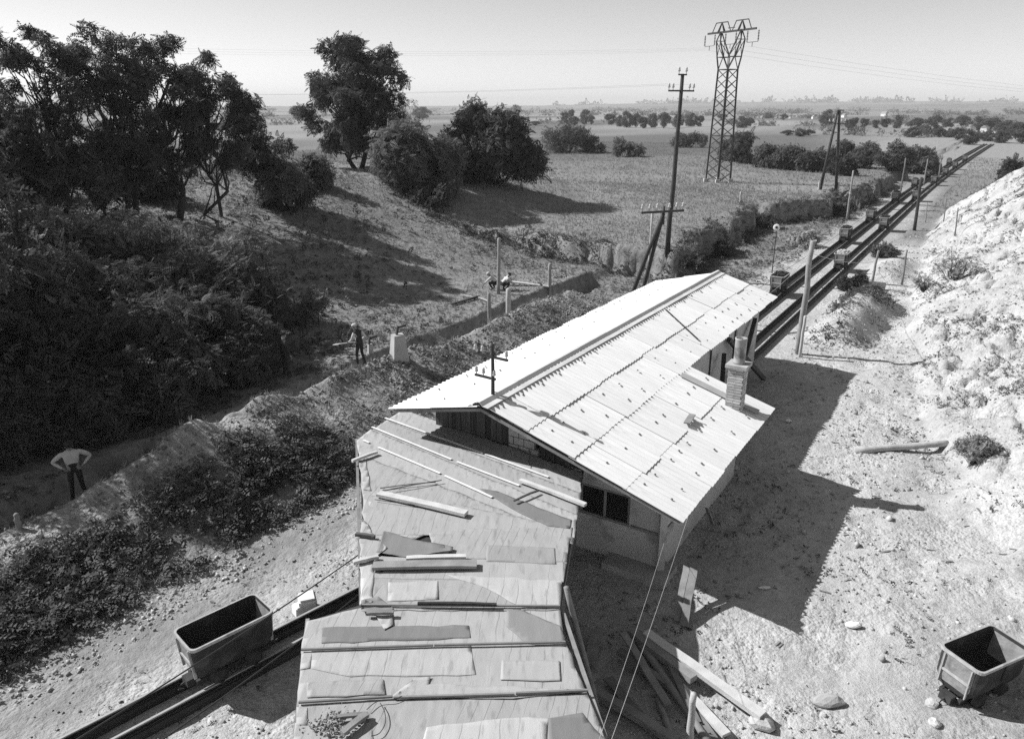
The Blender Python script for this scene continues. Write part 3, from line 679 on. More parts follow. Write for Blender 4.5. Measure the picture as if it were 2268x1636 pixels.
def felt(px, lay_, m, seed, wr=0.006, name='felt_sheet', ripple=None, z0=ZD, thick=0.005, amp=0.022, res=0.10, curl=0.0):
    """felt cut to a polygon (photo-measured), laid over boards: gridded and rippled"""
    pts = rough_poly([P2(x, y, z0) for x, y in px], seed, amp)
    bmm = bmesh.new(); vs_ = [bmm.verts.new((p.x, p.y, 0)) for p in pts]; bmm.faces.new(vs_)
    xs = [p.x for p in pts]; ys = [p.y for p in pts]
    for ax, lo, hi in ((0, min(xs), max(xs)), (1, min(ys), max(ys))):
        q = lo + res * 0.5
        while q < hi:
            co = [0, 0, 0]; co[ax] = q; no = [0, 0, 0]; no[ax] = 1
            bmesh.ops.bisect_plane(bmm, geom=bmm.verts[:] + bmm.edges[:] + bmm.faces[:], plane_co=co, plane_no=no); q += res
    r = np.random.default_rng(seed); ph = r.uniform(0, 6.28); ang = ripple if ripple is not None else 0.0
    ev = set(v for e in bmm.edges if e.is_boundary for v in e.verts)
    cx = sum(xs) / len(xs); cy = sum(ys) / len(ys)
    for v in bmm.verts:
        x, y = v.co.x, v.co.y; u = x * math.cos(ang) + y * math.sin(ang)
        h = wr * 0.3 * (math.sin(u * 2 * math.pi / 0.24 + ph + 1.5 * float(vn(np.array([x * 1.3]), np.array([y * 1.3]), seed)[0])) * 0.5 + 1.6 * (float(fbm(np.array([x * 2.2]), np.array([y * 2.2]), seed + 5, 3)[0]) - 0.4))
        if curl and v in ev: h += curl * max(0, float(vn(np.array([x * 2.5]), np.array([y * 2.5]), seed + 9)[0]) - 0.45)
        sag = 0.012 * (float(vn(np.array([x * 0.7]), np.array([y * 0.7]), 99)[0]) - 0.5)
        v.co.z = z0 + lay_ * 0.0026 + h + sag
        v.co -= SHB
    bmesh.ops.recalc_face_normals(bmm, faces=bmm.faces)
    if sum(f.normal.z for f in bmm.faces) < 0: bmesh.ops.reverse_faces(bmm, faces=bmm.faces)
    ret = bmesh.ops.extrude_face_region(bmm, geom=bmm.faces[:])
    low = [g for g in ret['geom'] if isinstance(g, bmesh.types.BMVert)]
    for v in low: v.co.z -= thick
    bmesh.ops.recalc_face_normals(bmm, faces=bmm.faces)
    me = bpy.data.meshes.new(name); bmm.to_mesh(me); bmm.free(); me.materials.append(m); me.shade_smooth()
    return link(name, me, shed)
# board deck under the felt: boards across
for poly, zc in ((edge_up, ZD - .03), (edge_lo, ZD - .05)):
    b = MB(SHB); b.prism([P2(x, y, zc) * 1.0 for x, y in poly], 0.03); b.build('deck', M_DARKWOOD, shed)
GA = math.atan2(-SA, CA)
# upper roof: strips parallel to the gable, then patches that turn towards the gallery below
felt([(893, 905), (850, 934), (1285, 1100), (1291, 1045)], 1, M_FELT, 1, ripple=GA)
felt([(858, 930), (815, 957), (1277, 1148), (1287, 1092)], 2, M_FELT, 2, ripple=GA)
felt([(822, 950), (790, 975), (797, 1012), (1268, 1205), (1280, 1140)], 3, M_FELT, 3, ripple=GA)
felt([(796, 1005), (803, 1100), (960, 1150), (1266, 1200), (1270, 1190)], 4, M_FELTB, 4, ripple=GA)
felt([(803, 1096), (804, 1180), (830, 1185), (1100, 1182), (1267, 1170), (1030, 1120)], 5, M_FELTP, 5)
felt([(818, 1085), (960, 1150), (950, 1180), (880, 1210), (806, 1200)], 4, M_FELTB, 6, ripple=0.5, wr=.01)
felt([(950, 1180), (1020, 1172), (1267, 1168), (1256, 1245), (960, 1235)], 6, M_FELTB, 7, ripple=0.3, wr=.009)
felt([(804, 1230), (960, 1236), (1257, 1240), (1247, 1290), (802, 1280)], 5, M_FELTP, 8)
felt([(802, 1262), (1245, 1285), (1240, 1350), (800, 1352)], 4, M_FELTB, 9, ripple=0.4, wr=.011)
felt([(985, 1272), (1244, 1286), (1241, 1348), (1165, 1348), (1070, 1300)], 7, M_FELTP, 10, wr=.009)
felt([(1062, 1082), (1100, 1088), (1265, 1152), (1262, 1172), (1215, 1165), (1130, 1125)], 8, M_FELTD, 11, wr=.004)
felt([(833, 1225), (850, 1180), (880, 1185), (1005, 1218), (1003, 1226), (905, 1236)], 9, M_FELTD, 12, wr=.02, curl=.12)
felt([(800, 1150), (838, 1192), (858, 1215), (838, 1232), (797, 1235)], 8, M_FELTP, 13, wr=.03, curl=.14)
felt([(793, 1012), (805, 1085), (822, 1088), (812, 1018)], 6, M_FELTP, 14, wr=.02, curl=.06)
felt([(797, 1230), (826, 1232), (826, 1335), (797, 1340)], 8, M_FELTP, 15, wr=.015)
# strips of the gallery roof, each lapping the one below
felt([(680, 1375), (800, 1345), (1241, 1345), (1254, 1428), (666, 1446)], 0, M_FELTP, 21, wr=.006)
felt([(667, 1440), (1253, 1424), (1301, 1536), (660, 1562)], 1, M_FELTP, 22, wr=.005)
felt([(661, 1556), (1299, 1530), (1345, 1645), (1450, 1870), (630, 1870)], 2, M_FELTB, 23, wr=.008, ripple=0.05)
felt([(713, 1390), (1038, 1384), (1043, 1412), (711, 1425)], 3, M_FELTD, 24, wr=.004)
felt([(690, 1440), (1042, 1428), (1055, 1494), (778, 1498), (688, 1480)], 4, M_FELTP, 25, wr=.005)
felt([(668, 1446), (692, 1445), (689, 1480), (664, 1482)], 5, M_FELTP, 26, wr=.003)
felt([(1122, 1347), (1150, 1347), (1240, 1385), (1255, 1432), (1165, 1425), (1120, 1385)], 4, M_FELTD, 27, wr=.009, ripple=0.6)
felt([(868, 1545), (915, 1505), (955, 1500), (950, 1515), (1300, 1530), (1135, 1548)], 6, M_FELT, 28, wr=.012, curl=.05)
felt([(657, 1565), (680, 1566), (682, 1606), (656, 1608)], 5, M_FELTP, 29, wr=.003)
felt([(945, 1610), (1120, 1590), (1215, 1590), (1212, 1680), (930, 1680)], 5, M_FELTP, 30, wr=.012, ripple=0.7)
felt([(1215, 1590), (1290, 1578), (1345, 1640), (1360, 1690), (1225, 1690)], 6, M_FELTD, 31, wr=.008)
felt([(655, 1600), (820, 1600), (830, 1690), (650, 1690)], 4, M_FELTP, 32, wr=.006)
felt([(800, 1335), (838, 1325), (872, 1350), (850, 1362), (800, 1360)], 9, M_FELTD, 33, wr=.03, curl=.12)
felt([(830, 1362), (868, 1360), (870, 1385), (850, 1396)], 8, M_FELT, 34, wr=.01, curl=.06)
# small mending patches
for i, (x, y, w_, h_, sk) in enumerate(((1080, 1208, 150, 36, 6), (860, 1290, 110, 42, -4), (1110, 1462, 130, 44, 2), (680, 1512, 170, 34, -7))):
    felt([(x, y), (x + w_, y + sk), (x + w_ + 3, y + sk + h_), (x - 2, y + h_)], 7, (M_FELTB, M_FELTP, M_FELT, M_FELTB, M_FELTD)[i % 5], 60 + i, wr=.004)
# battens nailed over the laps
def batten(a, b_, w=.055, h=.012, m=mat('new_batten', .72, .8, .15, 4, .2), dz=0.036, name='batten'):
    q = MB(SHB); A_ = P2(*a, ZD); B_ = P2(*b_, ZD); q.beam(A_ + Vector((0, 0, dz)), B_ + Vector((0, 0, dz)), w, h); return q.build(name, m, shed)
batten((853, 927), (1070, 1005)); batten((1075, 1007), (1215, 1058)); batten((824, 947), (1000, 1019)); batten((1012, 1024), (1150, 1077))
batten((805, 976), (818, 982)); batten((838, 992), (975, 1050)); batten((985, 1055), (1090, 1103))
for a, b_ in (((668, 1443), (960, 1433)), ((962, 1433), (1252, 1426)), ((662, 1560), (870, 1547)), ((872, 1549), (1140, 1541)), ((1142, 1540), (1302, 1533)), ((802, 1344), (1240, 1346))): batten(a, b_, .03, .03, M_FELTD, .05, 'lap_batten')
# posts, side rail and boarding that carry the roof
for (x, y) in ((800, 1000), (806, 1180), (802, 1335), (685, 1385), (662, 1560), (1286, 1055), (1262, 1185), (1238, 1320), (1262, 1450), (1318, 1600), (645, 1750), (1400, 1800)):
    p = P2(x, y, ZD - .06); c = Vector((-0.9, p.y, 0)); d = (c - p); d.z = 0; d.normalize(); p = p + d * 0.14
    b = MB(SHB); g = tz(p) - .1; b.tube([(p.x, p.y, g), (p.x + .01, p.y, 1.0), (p.x, p.y, p.z)], [.085, .08, .075], 8); b.build('post', M_GREYWOOD, shed, True)
for a, c in (((790, 975), (800, 1345)), ((1290, 1045), (1240, 1345)), ((655, 1636), (682, 1375)), ((1340, 1636), (1242, 1345))):
    A_ = P2(*a, ZD - .11); B_ = P2(*c, ZD - .11); b = MB(SHB); b.beam(A_, B_, .06, .12); b.build('edge_beam', M_GREYWOOD, shed)
# boards hung under the right edge, gaps between them
A_ = P2(1240, 1300, 0); 
R0 = P2(1262, 1190, ZD); R1 = P2(1236, 1345, ZD); R2 = P2(1335, 1640, ZD)
rr = random.Random(9)
for a, c in ((R0, R1), (R1, R2)):
    d = c - a; l_ = d.length; d.normalize(); nrm = Vector((-d.y, d.x, 0)); k = 0.0
    while k < l_ - .1:
        w_ = rr.uniform(.14, .2); p = a + d * (k + w_ / 2) + (Vector((-.22, 0, 0)))
        if rr.random() < .8:
            b = MB(SHB); b.beam((p.x, p.y, rr.uniform(.05, .5)), (p.x + rr.uniform(-.02, .02), p.y, ZD - .2), .022, w_ - .015, d); b.build('side_board', M_DARKWOOD, shed)
        k += w_

# loose things lying on the felt
def plank(a, b_, w, h, m, label, z=ZD + .085, name='plank', group=None, seed=1, split=True):
    A_ = P2(*a, z); B_ = P2(*b_, z); c = (A_ + B_) / 2; o = MB(c); d = (B_ - A_); l_ = d.length; d.normalize(); x = d.cross(Vector((0, 0, 1)))
    r = random.Random(seed); n_ = 7; V = []; F = []
    for i in range(n_):
        u = i / (n_ - 1); p = A_ + (B_ - A_) * u; ww = w * (1 + r.uniform(-.05, .05)); hh = h; bow = 0.012 * math.sin(u * 3.1) + r.uniform(-.002, .002)
        for sx, sz in ((-1, -1), (1, -1), (1, 1), (-1, 1)): V.append(p + x * (sx * ww / 2 + r.uniform(-.004, .004)) + Vector((0, 0, sz * hh / 2 + bow)))
    for i in range(n_ - 1):
        for k in range(4): F.append((4 * i + k, 4 * i + (k + 1) % 4, 4 * i + 4 + (k + 1) % 4, 4 * i + 4 + k))
    F += [(3, 2, 1, 0), tuple(4 * (n_ - 1) + k for k in range(4))]
    o.add(V, F); ob = o.build(name, m, None, loc=c); return tag(ob, label, 'plank', group)
plank((838, 1092), (1033, 1136), .17, .07, M_PALEWOOD, 'long pale plank lying slanted on the felt roof, upper left', seed=2)
plank((826, 1252), (1056, 1248), .20, .06, M_GREYWOOD, 'wide grey plank lying straight across the felt roof middle', seed=3)
plank((900, 1235), (1032, 1231), .10, .05, M_PALEWOOD, 'short pale plank just behind the wide grey plank', seed=4)
plank((1152, 1062), (1297, 1117), .10, .06, M_PALEWOOD, 'pale lath jutting over the right edge of the felt roof', seed=5)
plank((925, 1335), (1100, 1338), .05, .045, M_DARKWOOD, 'thin dark lath near the step of the felt roof', seed=6)
plank((812, 1357), (872, 1355), .07, .05, M_GREYWOOD, 'short grey lath on torn felt at the roof step', seed=7)
plank((842, 1080), (965, 1066), .02, .015, M_DARKWOOD, 'upper thin twig stick on the felt roof', z=ZD + .06, seed=8, name='stick')
plank((838, 1088), (978, 1062), .02, .015, M_DARKWOOD, 'thin dark stick crossing the twig on the felt roof', z=ZD + .08, seed=9, name='stick')
plank((1138, 1108), (1192, 1085), .04, .03, M_DARKWOOD, 'short dark stick beside the jutting pale lath', z=ZD + .09, seed=10, name='stick')
plank((738, 1588), (815, 1580), .06, .04, M_GREYWOOD, 'short lath beside the rubble heap on the near felt roof', seed=12)
plank((758, 1622), (812, 1580), .09, .05, M_GREYWOOD, 'short tilted board at the edge of the rubble heap', z=ZD + .10, seed=13)
for (a, b_, lab) in (((780, 1020), (835, 1000), 'pale rafter stub poking out at the left roof edge, topmost'), ((788, 1182), (830, 1188), 'dark rafter stub poking out at the left roof edge, middle'), ((782, 1245), (838, 1232), 'pale rafter stub poking out at the left roof edge, lowest')):
    plank(a, b_, .07, .06, M_PALEWOOD if 'pale' in lab else M_DARKWOOD, lab, z=ZD + .075, name='rafter_stub', seed=20)
rng = np.random.default_rng(5)
def rubble(name, c, n_, spread, smin, smax, m, label, cat, kind=None, seed=1, hz=0.4):
    rng = np.random.default_rng(seed); b = MB(c)
    for i in range(n_):
        p = Vector(c) + Vector((rng.normal() * spread, rng.normal() * spread * .7, 0)); s_ = rng.uniform(smin, smax); p.z += max(0, hz * spread * (1 - ((p - Vector(c)).length / (2 * spread)) ** 2)) * rng.random()
        q = [Vector((rng.uniform(-1, 1), rng.uniform(-1, 1), rng.uniform(-1, 1))).normalized() * s_ for _ in range(3)]
        a1, a2 = q[0], q[0].cross(q[1]).normalized() * s_; a3 = a1.cross(a2).normalized() * s_ * .7
        b.add([p + a1, p + a2, p - a1, p - a2, p + a3, p - a3], [(0, 1, 4), (1, 2, 4), (2, 3, 4), (3, 0, 4), (1, 0, 5), (2, 1, 5), (3, 2, 5), (0, 3, 5)])
    o = b.build(name, m, None, loc=c); return tag(o, label, cat, kind=kind)
rubble('rubble_heap', P2(735, 1602, ZD + .05), 170, .16, .008, .03, M_FELTD, 'small dark rubble heap on the near left felt roof', 'rubble', kind='stuff', seed=4)
def wirething(name, pts, r, m, label, cat='wire', n_=5, group=None, smooth=True):
    pts = [Vector(p) for p in pts]
    if smooth and len(pts) > 2:                          # Catmull-Rom through the points
        out = []
        for i in range(len(pts) - 1):
            p0 = pts[max(i - 1, 0)]; p1 = pts[i]; p2 = pts[i + 1]; p3 = pts[min(i + 2, len(pts) - 1)]
            for k in range(6):
                u = k / 6; out.append(0.5 * ((2 * p1) + (p2 - p0) * u + (2 * p0 - 5 * p1 + 4 * p2 - p3) * u * u + (3 * p1 - p0 - 3 * p2 + p3) * u ** 3))
        pts = out + [pts[-1]]
    c = pts[0].copy(); b = MB(c); b.tube(pts, r, n_); return tag(b.build(name, m, None, True, loc=c), label, cat, group)
zz = ZD + .065
wirething('wire', [P2(*q, zz) for q in ((812, 1570), (835, 1552), (868, 1548), (890, 1540))] , .006, M_CABLE, 'thin black wire running to the lap of the near felt roof')
wirething('wire', [P2(*q, zz) for q in ((842, 1555), (852, 1575), (853, 1600), (840, 1622), (822, 1628))], .006, M_CABLE, 'thin black wire loop curling on the near felt roof')
wirething('wire', [P2(*q, zz) for q in ((1170, 1030), (1178, 990), (1190, 970))], .008, M_CABLE, 'short bent wire standing near the gable on the felt roof')
wirething('wire', [P2(*q, zz) for q in ((830, 1105), (880, 1112), (930, 1118), (975, 1120))], .008, M_CABLE, 'dark wire lying under the slanted pale plank')

# slate lying on the corrugated roof
p = at(1527, 932, 2.55); s_, t_ = ST(p); z_ = zroof(t_) + .09
b = MB(); b.beam(W(s_ - .26, t_ + .02, z_) , W(s_ + .26, t_ - .02, z_ + .05), .16, .03); c = W(s_, t_, z_); b2 = MB(c); b2.v = [tuple(Vector(v) - c) for v in b.v]; b2.f = b.f
tag(b2.build('roof_tile', M_GREYWOOD, None, loc=c), 'grey slab lying on the corrugated roof below the chimney', 'slab')
# dark lath lying down the corrugated slope at mid length
a, c2 = W(23.3, -8.75, zroof(-8.75) + .125), W(22.1, -7.15, zroof(-7.15) + .10); c = (a + c2) / 2; b = MB(c)
for k in range(4): b.beam(a + (c2 - a) * (k * .25 + .01), a + (c2 - a) * (k * .25 + .23), .045, .03)
tag(b.build('lath', M_DARKWOOD, None, loc=c), 'dark broken lath lying down the right slope of the corrugated roof', 'lath')

ORD = ['first', 'second', 'third', 'fourth', 'fifth', 'sixth', 'seventh', 'eighth', 'ninth', 'tenth', 'eleventh', 'twelfth', 'thirteenth', 'fourteenth', 'fifteenth', 'sixteenth', 'seventeenth', 'eighteenth']
# ------------------------------------------------------------------ rail tracks
def rail_track(s0, s1, c, label, gauge=0.62, line=None, seg=8.0):
    base = line(s0) if line else W(s0, c); base.z = 0
    tr = empty('rail_track', base, label, 'rail track')
    pts = []; k = s0
    while k < s1: pts.append(k); k += seg
    pts.append(s1)
    for sgn in (-1, 1):
        P = []
        for k in pts:
            q = line(k) if line else W(k, c); nx = line(k + .1) - q if line else ES; nx.z = 0; nx.normalize(); side = Vector((nx.y, -nx.x, 0)); q = q + side * (sgn * gauge / 2); q.z = 0; P.append(q)
        bt = MB(base); br = MB(base); bh_ = MB(base)
        for i in range(len(P) - 1):
            a, b_ = P[i], P[i + 1]
            up = Vector((0, 0, 1))
            bt.beam(a + up * .085, b_ + up * .085, .17, .17)
            br.beam(a + up * .185, b_ + up * .185, .09, .03); br.beam(a + up * .225, b_ + up * .225, .016, .05); 
            bh_.beam(a + up * .262, b_ + up * .262, .045, .026)
        bt.build('rail_timber', M_POLE, tr); ro = br.build('rail', M_RUST, tr); bh_.build('rail_head', M_RAIL if line else M_RUST, ro)
    return tr
rail_track(21.0, 104, -9.45, 'left track of the twin haulage line running into the distance')
rail_track(21.0, 104, -7.75, 'right track of the twin haulage line running into the distance')
def farline(off):
    def f_(k):
        q = W(k, -8.6 + off + 3.0 * ((k - 104) / 130.0) ** 1.4); q.z = 0; return q
    return f_
def rail_track2(off, label):
    base = W(104, -8.6 + off); tr = empty('rail_track', base, label, 'rail track'); f_ = farline(off)
    for sgn in (-1, 1):
        b = MB(base); 
        ks = [104 + 12 * i for i in range(14)]
        for a, c in zip(ks[:-1], ks[1:]):
            b.beam(f_(a) + ET * sgn * .31 + Vector((0, 0, .1)), f_(c) + ET * sgn * .31 + Vector((0, 0, .1)), .16, .2)
        b.build('rail', M_POLE, tr)
rail_track2(-.85, 'far stretch of the left haulage track near the village'); rail_track2(.85, 'far stretch of the right haulage track near the village')
FA = math.radians(45.0); FD = Vector((math.sin(FA), math.cos(FA), 0)); FC = Vector((-5.22, 11.22, 0))
rail_track(-6.5, 8.5, 0, 'near track with a single mine car curving under the felt roofed shed', line=lambda k: FC + FD * k, seg=3.0)

# ------------------------------------------------------------------ mine cars
def round_rect(l_, w_, r, n_=4):
    out = []
    for cx, cy, a0 in ((l_ / 2 - r, w_ / 2 - r, 0), (-l_ / 2 + r, w_ / 2 - r, 90), (-l_ / 2 + r, -w_ / 2 + r, 180), (l_ / 2 - r, -w_ / 2 + r, 270)):
        for k in range(n_ + 1):
            a = math.radians(a0 + 90 * k / n_); out.append((cx + r * math.cos(a), cy + r * math.sin(a)))
    return out
def loft(b, loops):
    n_ = len(loops[0]); base = [p for l_ in loops for p in l_]; F = []
    for i in range(len(loops) - 1):
        for k in range(n_): F.append((i * n_ + k, i * n_ + (k + 1) % n_, (i + 1) * n_ + (k + 1) % n_, (i + 1) * n_ + k))
    b.add(base, F + [tuple(range(n_))[::-1], tuple((len(loops) - 1) * n_ + k for k in range(n_))])
CL, CWD, CH = 1.52, 0.76, 1.20                           # length, width at the rim, rim above rail bed
def make_car(label, group, load=None, seed=1):
    r = random.Random(seed)
    o = empty('mine_car', (0, 0, 0), label, 'mine car', group)
    b = MB(); L_ = []
    for (l_, w_, rr_, z_) in ((CL * .86, .46, .10, .45), (CL * .90, .62, .12, .54), (CL * .96, CWD * .96, .10, .68), (CL, CWD, .09, CH)): L_.append([(x, y, z_) for x, y in round_rect(l_, w_, rr_)])
    for (l_, w_, rr_, z_) in ((CL - .03, CWD - .03, .08, CH), (CL * .96 - .03, CWD * .96 - .03, .09, .69), (CL * .90 - .03, .59, .11, .56), (CL * .86 - .04, .42, .09, .48)): L_.append([(x, y, z_) for x, y in round_rect(l_, w_, rr_)])
    loft(b, L_); b.build('tub', M_STEEL, o)
    b = MB(); L_ = []
    for (l_, w_, z_) in ((CL + .005, CWD + .005, CH - .045), (CL + .045, CWD + .045, CH - .045), (CL + .045, CWD + .045, CH + .012), (CL - .02, CWD - .02, CH + .012)): L_.append([(x, y, z_) for x, y in round_rect(l_, w_, .105)])
    loft2 = MB(); n_ = len(L_[0]); base = [p for l_ in L_ for p in l_]; F = []
    for i in range(4):
        for k in range(n_): F.append((i * n_ + k, i * n_ + (k + 1) % n_, ((i + 1) % 4) * n_ + (k + 1) % n_, ((i + 1) % 4) * n_ + k))
    loft2.add(base, F); loft2.build('rim', M_RIM, o)
    b = MB()
    for y in (-.17, .17): b.box((0, y, .36), (CL * .92, .06, .10))
    for x in (-.45, 0, .45): b.box((x, 0, .358), (.06, .28, .08))
    fo = b.build('frame', M_RUST, o)
    for x in (-1, 1):
        b = MB(); b.box((x * (CL * .46 + .06), 0, .37), (.16, .22, .14)); b.tube([(x * (CL * .5 + .05), 0, .37), (x * (CL * .5 + .14), 0, .35), (x * (CL * .5 + .2), 0, .28), (x * (CL * .5 + .12), 0, .24)], .018, 6); b.build('buffer', M_RUST, o)
        b = MB()
        for y in (-.25, .25): b.beam((x * (CL * .47 + .01), y, .52), (x * (CL / 2 + .012), y, CH - .06), .05, .02, (0, 1, 0))
        b.beam((x * (CL * .489 + .012), -.27, .82), (x * (CL * .489 + .012), .27, .82), .02, .05); b.build('end_rib', M_RIM, o)
        b = MB(); xa, xb = CL * .462, CL * .5; pl = [(-.24, .58, xa), (.24, .58, xa), (.29, .68, CL * .48), (.29, CH - .06, xb), (-.29, CH - .06, xb), (-.29, .68, CL * .48)]
        V_ = [(x * (q[2] + .006), q[0], q[1]) for q in pl] + [(x * (q[2] - .02), q[0], q[1]) for q in pl]; b.add(V_, [(0, 1, 2, 5), (5, 2, 3, 4), (6, 11, 8, 7), (11, 10, 9, 8)] + [(i, 6 + i, 6 + (i + 1) % 6, (i + 1) % 6) for i in range(6)]); b.build('end_plate', M_ENDLIT, o)  # thin added shell whose pale colour carries the sunlit look of the end
    b = MB()
    for y in (-1, 1): b.tube([(x, y * (CWD / 2 + .012) * (1 - .02 * 0), z_) for x, z_ in ((0, .80), (0, CH - .05))], .018, 6)
    b.build('side_rib', M_STEEL, o)
    for x in (-.33, .33):
        b = MB(); b.tube([(x, -.40, .27), (x, .40, .27)], .03, 8); ax = b.build('axle', M_RUST, fo)
        for y in (-1, 1):
            b = MB(); b.lathe((x, y * .31, .40), [(.05, -.05), (.135, -.05), (.135, .03), (.162, .035), (.162, .05), (.05, .055), (.05, .08)], 16, (0, -y, 0)); b.build('wheel', M_RUST, o, True)
    if load:
        b = MB()
        for i in range(70):
            x = r.uniform(-CL * .44, CL * .44); y = r.uniform(-CWD * .4, CWD * .4); z_ = CH - .05 + .16 * (1 - (x / (CL * .5)) ** 2) * (1 - (y / (CWD * .5)) ** 2) + r.uniform(-.03, .03); q = r.uniform(.05, .11)
            d = [Vector((r.uniform(-1, 1), r.uniform(-1, 1), r.uniform(-1, 1))).normalized() * q for _ in range(2)]; a1 = d[0]; a2 = d[0].cross(d[1]).normalized() * q; a3 = a1.cross(a2).normalized() * q * .8; p = Vector((x, y, z_))
            b.add([p + a1, p + a2, p - a1, p - a2, p + a3, p - a3], [(0, 1, 4), (1, 2, 4), (2, 3, 4), (3, 0, 4), (1, 0, 5), (2, 1, 5), (3, 2, 5), (0, 3, 5)])
        b.box((0, 0, CH - .12), (CL * .88, CWD * .8, .1)); b.build('load', load, o)
    return o
for ch_ in ():
    pass
near = make_car('empty open mine car on the near track left of the felt roof', 'mine cars')
WHEEL_DROP = 0.04
near.location = FC + FD * 0.0 + Vector((0, 0, .012)); near.rotation_euler = (0, 0, math.pi / 2 - FA)
rc = copy_tree(near); g = 0.4
for _ in range(6): rp = at(2172, 1432, g + .87); g = tz(rp)
rc['label'] = 'empty mine car standing off the rails on pale spoil at the lower right'
RCAZ = math.radians(63.0)
rc.location = (rp.x, rp.y, g - .33); rc.rotation_euler = (math.radians(3), math.radians(4), math.pi / 2 - RCAZ)
lc = make_car('loaded mine car next to the far right corner of the corrugated roof', 'mine cars', M_COAL, 3)
lc.location = W(42.6, -9.45, .012); lc.rotation_euler = (0, 0, math.pi / 2 - AZ)
lb = make_car('mine car with pale stony load on the right track beside the slanting wooden pole', 'mine cars', M_STONE, 5)
lb.location = W(51.6, -7.75, .012); lb.rotation_euler = (0, 0, math.pi / 2 - AZ)
for (ss, tt, lab, src) in ((63.0, -9.45, 'loaded mine car on the left track, second car from the corrugated roof', lc),
                           (71.2, -7.75, 'mine car on the right track at the foot of the thick dark pole', lc),
                           (75.8, -9.45, 'loaded mine car on the left track just behind the right-track car', lc),
                           (93.5, -9.45, 'small distant mine car on the left track before the line narrows', lc),
                           (96.5, -7.75, 'small distant mine car on the right track behind the thick dark pole', lc)):
    c = copy_tree(src); c['label'] = lab; c.location = W(ss, tt, .012)
for i, kk in enumerate((112, 118, 127, 134, 143, 151, 160, 171)):
    off = -.85 if i % 2 == 0 else .85; p = farline(off)(kk); c = copy_tree(lc); c.location = p + Vector((0, 0, .04)); c['label'] = ORD[i] + ' nearest tiny mine car in the far string of cars on the haulage line'; c['group'] = 'far string of mine cars'
wirething('haulage_rope', [W(31, -10.55, .5), W(42, -10.45, .35), W(60, -10.3, .3), W(96, -10.1, .3)], .012, M_CABLE, 'thin haulage rope running along the left side of the twin tracks', 'rope', smooth=False)

# ------------------------------------------------------------------ poles and posts
def above(base, x, y):                                   # point of the sight line at the same distance as base
    d = ray(x, y); k = math.hypot(base.x, base.y) / math.hypot(d.x, d.y)
    return Vector((d.x * k, d.y * k, H + d.z * k))
def pole(bpx, tpx, r0, r1, m, label, name='wooden_post', cat='post', group=None, base=None, parts=None, nseg=5, seed=1):
    b0 = base or hit(*bpx); top = above(b0, *tpx); r = random.Random(seed)
    if base is not None: top = Vector((b0.x, b0.y, top.z))
    o = empty(name, b0, label, cat, group) if parts else None
    b = MB(b0); pts = []; rad = []
    for i in range(nseg + 1):
        u = i / nseg; p = b0 + (top - b0) * u + (Vector((r.uniform(-1, 1), r.uniform(-1, 1), 0)) * r0 * .25 if 0 < i < nseg else Vector((0, 0, -.3 if i == 0 else 0)))
        pts.append(p); rad.append(r0 + (r1 - r0) * u)
    pts.append(top + Vector((0, 0, r1 * .5))); rad.append(r1 * .45)
    b.tube(pts, rad, 9)
    if parts: b.build('pole', m, o, True); return o, b0, top
    ob = b.build(name, m, None, True, loc=b0); tag(ob, label, cat, group); return ob, b0, top
def insul(b0, p, o, s=1.0):
    b = MB(b0); b.lathe(p, [(.012 * s, 0), (.012 * s, .08 * s), (.05 * s, .09 * s), (.055 * s, .13 * s), (.035 * s, .15 * s), (.045 * s, .17 * s), (.03 * s, .23 * s), (.01 * s, .24 * s)], 9); b.build('insulator', M_PORC, o, True)
# tall line pole
o, b0, top = pole((1478, 560), (1512, 165), .16, .10, M_POLE, 'tall dark wooden line pole with one cross arm and insulators', 'line_pole', 'pole', parts=True, base=None)
ax = Vector((.93, .36, 0)).normalized()
d = top - b0; c = b0 + d * .915
b = MB(b0); b.beam(c - ax * .85, c + ax * .85, .07, .09); b.build('cross_arm', M_POLE, o)
for q in (-.82, -.55, .55, .82): insul(b0, c + ax * q + Vector((0, 0, .04)), o, 1.5)
b = MB(b0); b.beam(top - ax * .28, top + ax * .28, .06, .08); b.build('cross_arm', M_POLE, o)
for q in (-.24, .24): insul(b0, top + ax * q + Vector((0, 0, .04)), o, 1.5)
tall_top = top.copy(); tall_c = c.copy()
# low A-shaped telephone pole by the house
b0 = W(33.0, -14.3); b0.z = tz(b0); top = above(b0, 1470, 468)
o = empty('telephone_pole', b0, 'low A-shaped pole with a six-insulator cross arm behind the corrugated roof', 'pole')
for k, q in enumerate((-.35, .35)):
    b = MB(b0); b.tube([b0 + ax * q * 1.1 + Vector((0, 0, -.2)), (b0 + ax * q * 1.1) * .4 + top * .6, top - Vector((0, 0, .1))], [.11, .10, .08], 8); b.build('leg', M_POLE, o, True)
b = MB(b0); b.tube([top - Vector((0, 0, .6)), top + Vector((0, 0, .25))], [.07, .06], 8); b.build('pole', M_POLE, o, True)
b = MB(b0); b.beam(top - ax * 1.2, top + ax * 1.1, .08, .10); b.build('cross_arm', M_POLE, o)
for q in (-1.15, -.75, -.35, .3, .7, 1.05): insul(b0, top + ax * q + Vector((0, 0, .05)), o, 1.4)
bb, _, _ = pole((1478, 615), (1488, 470), .06, .05, M_PALEWOOD, 'thin pale post standing next to the low A-shaped pole', base=W(34.3, -13.9, 0.2))
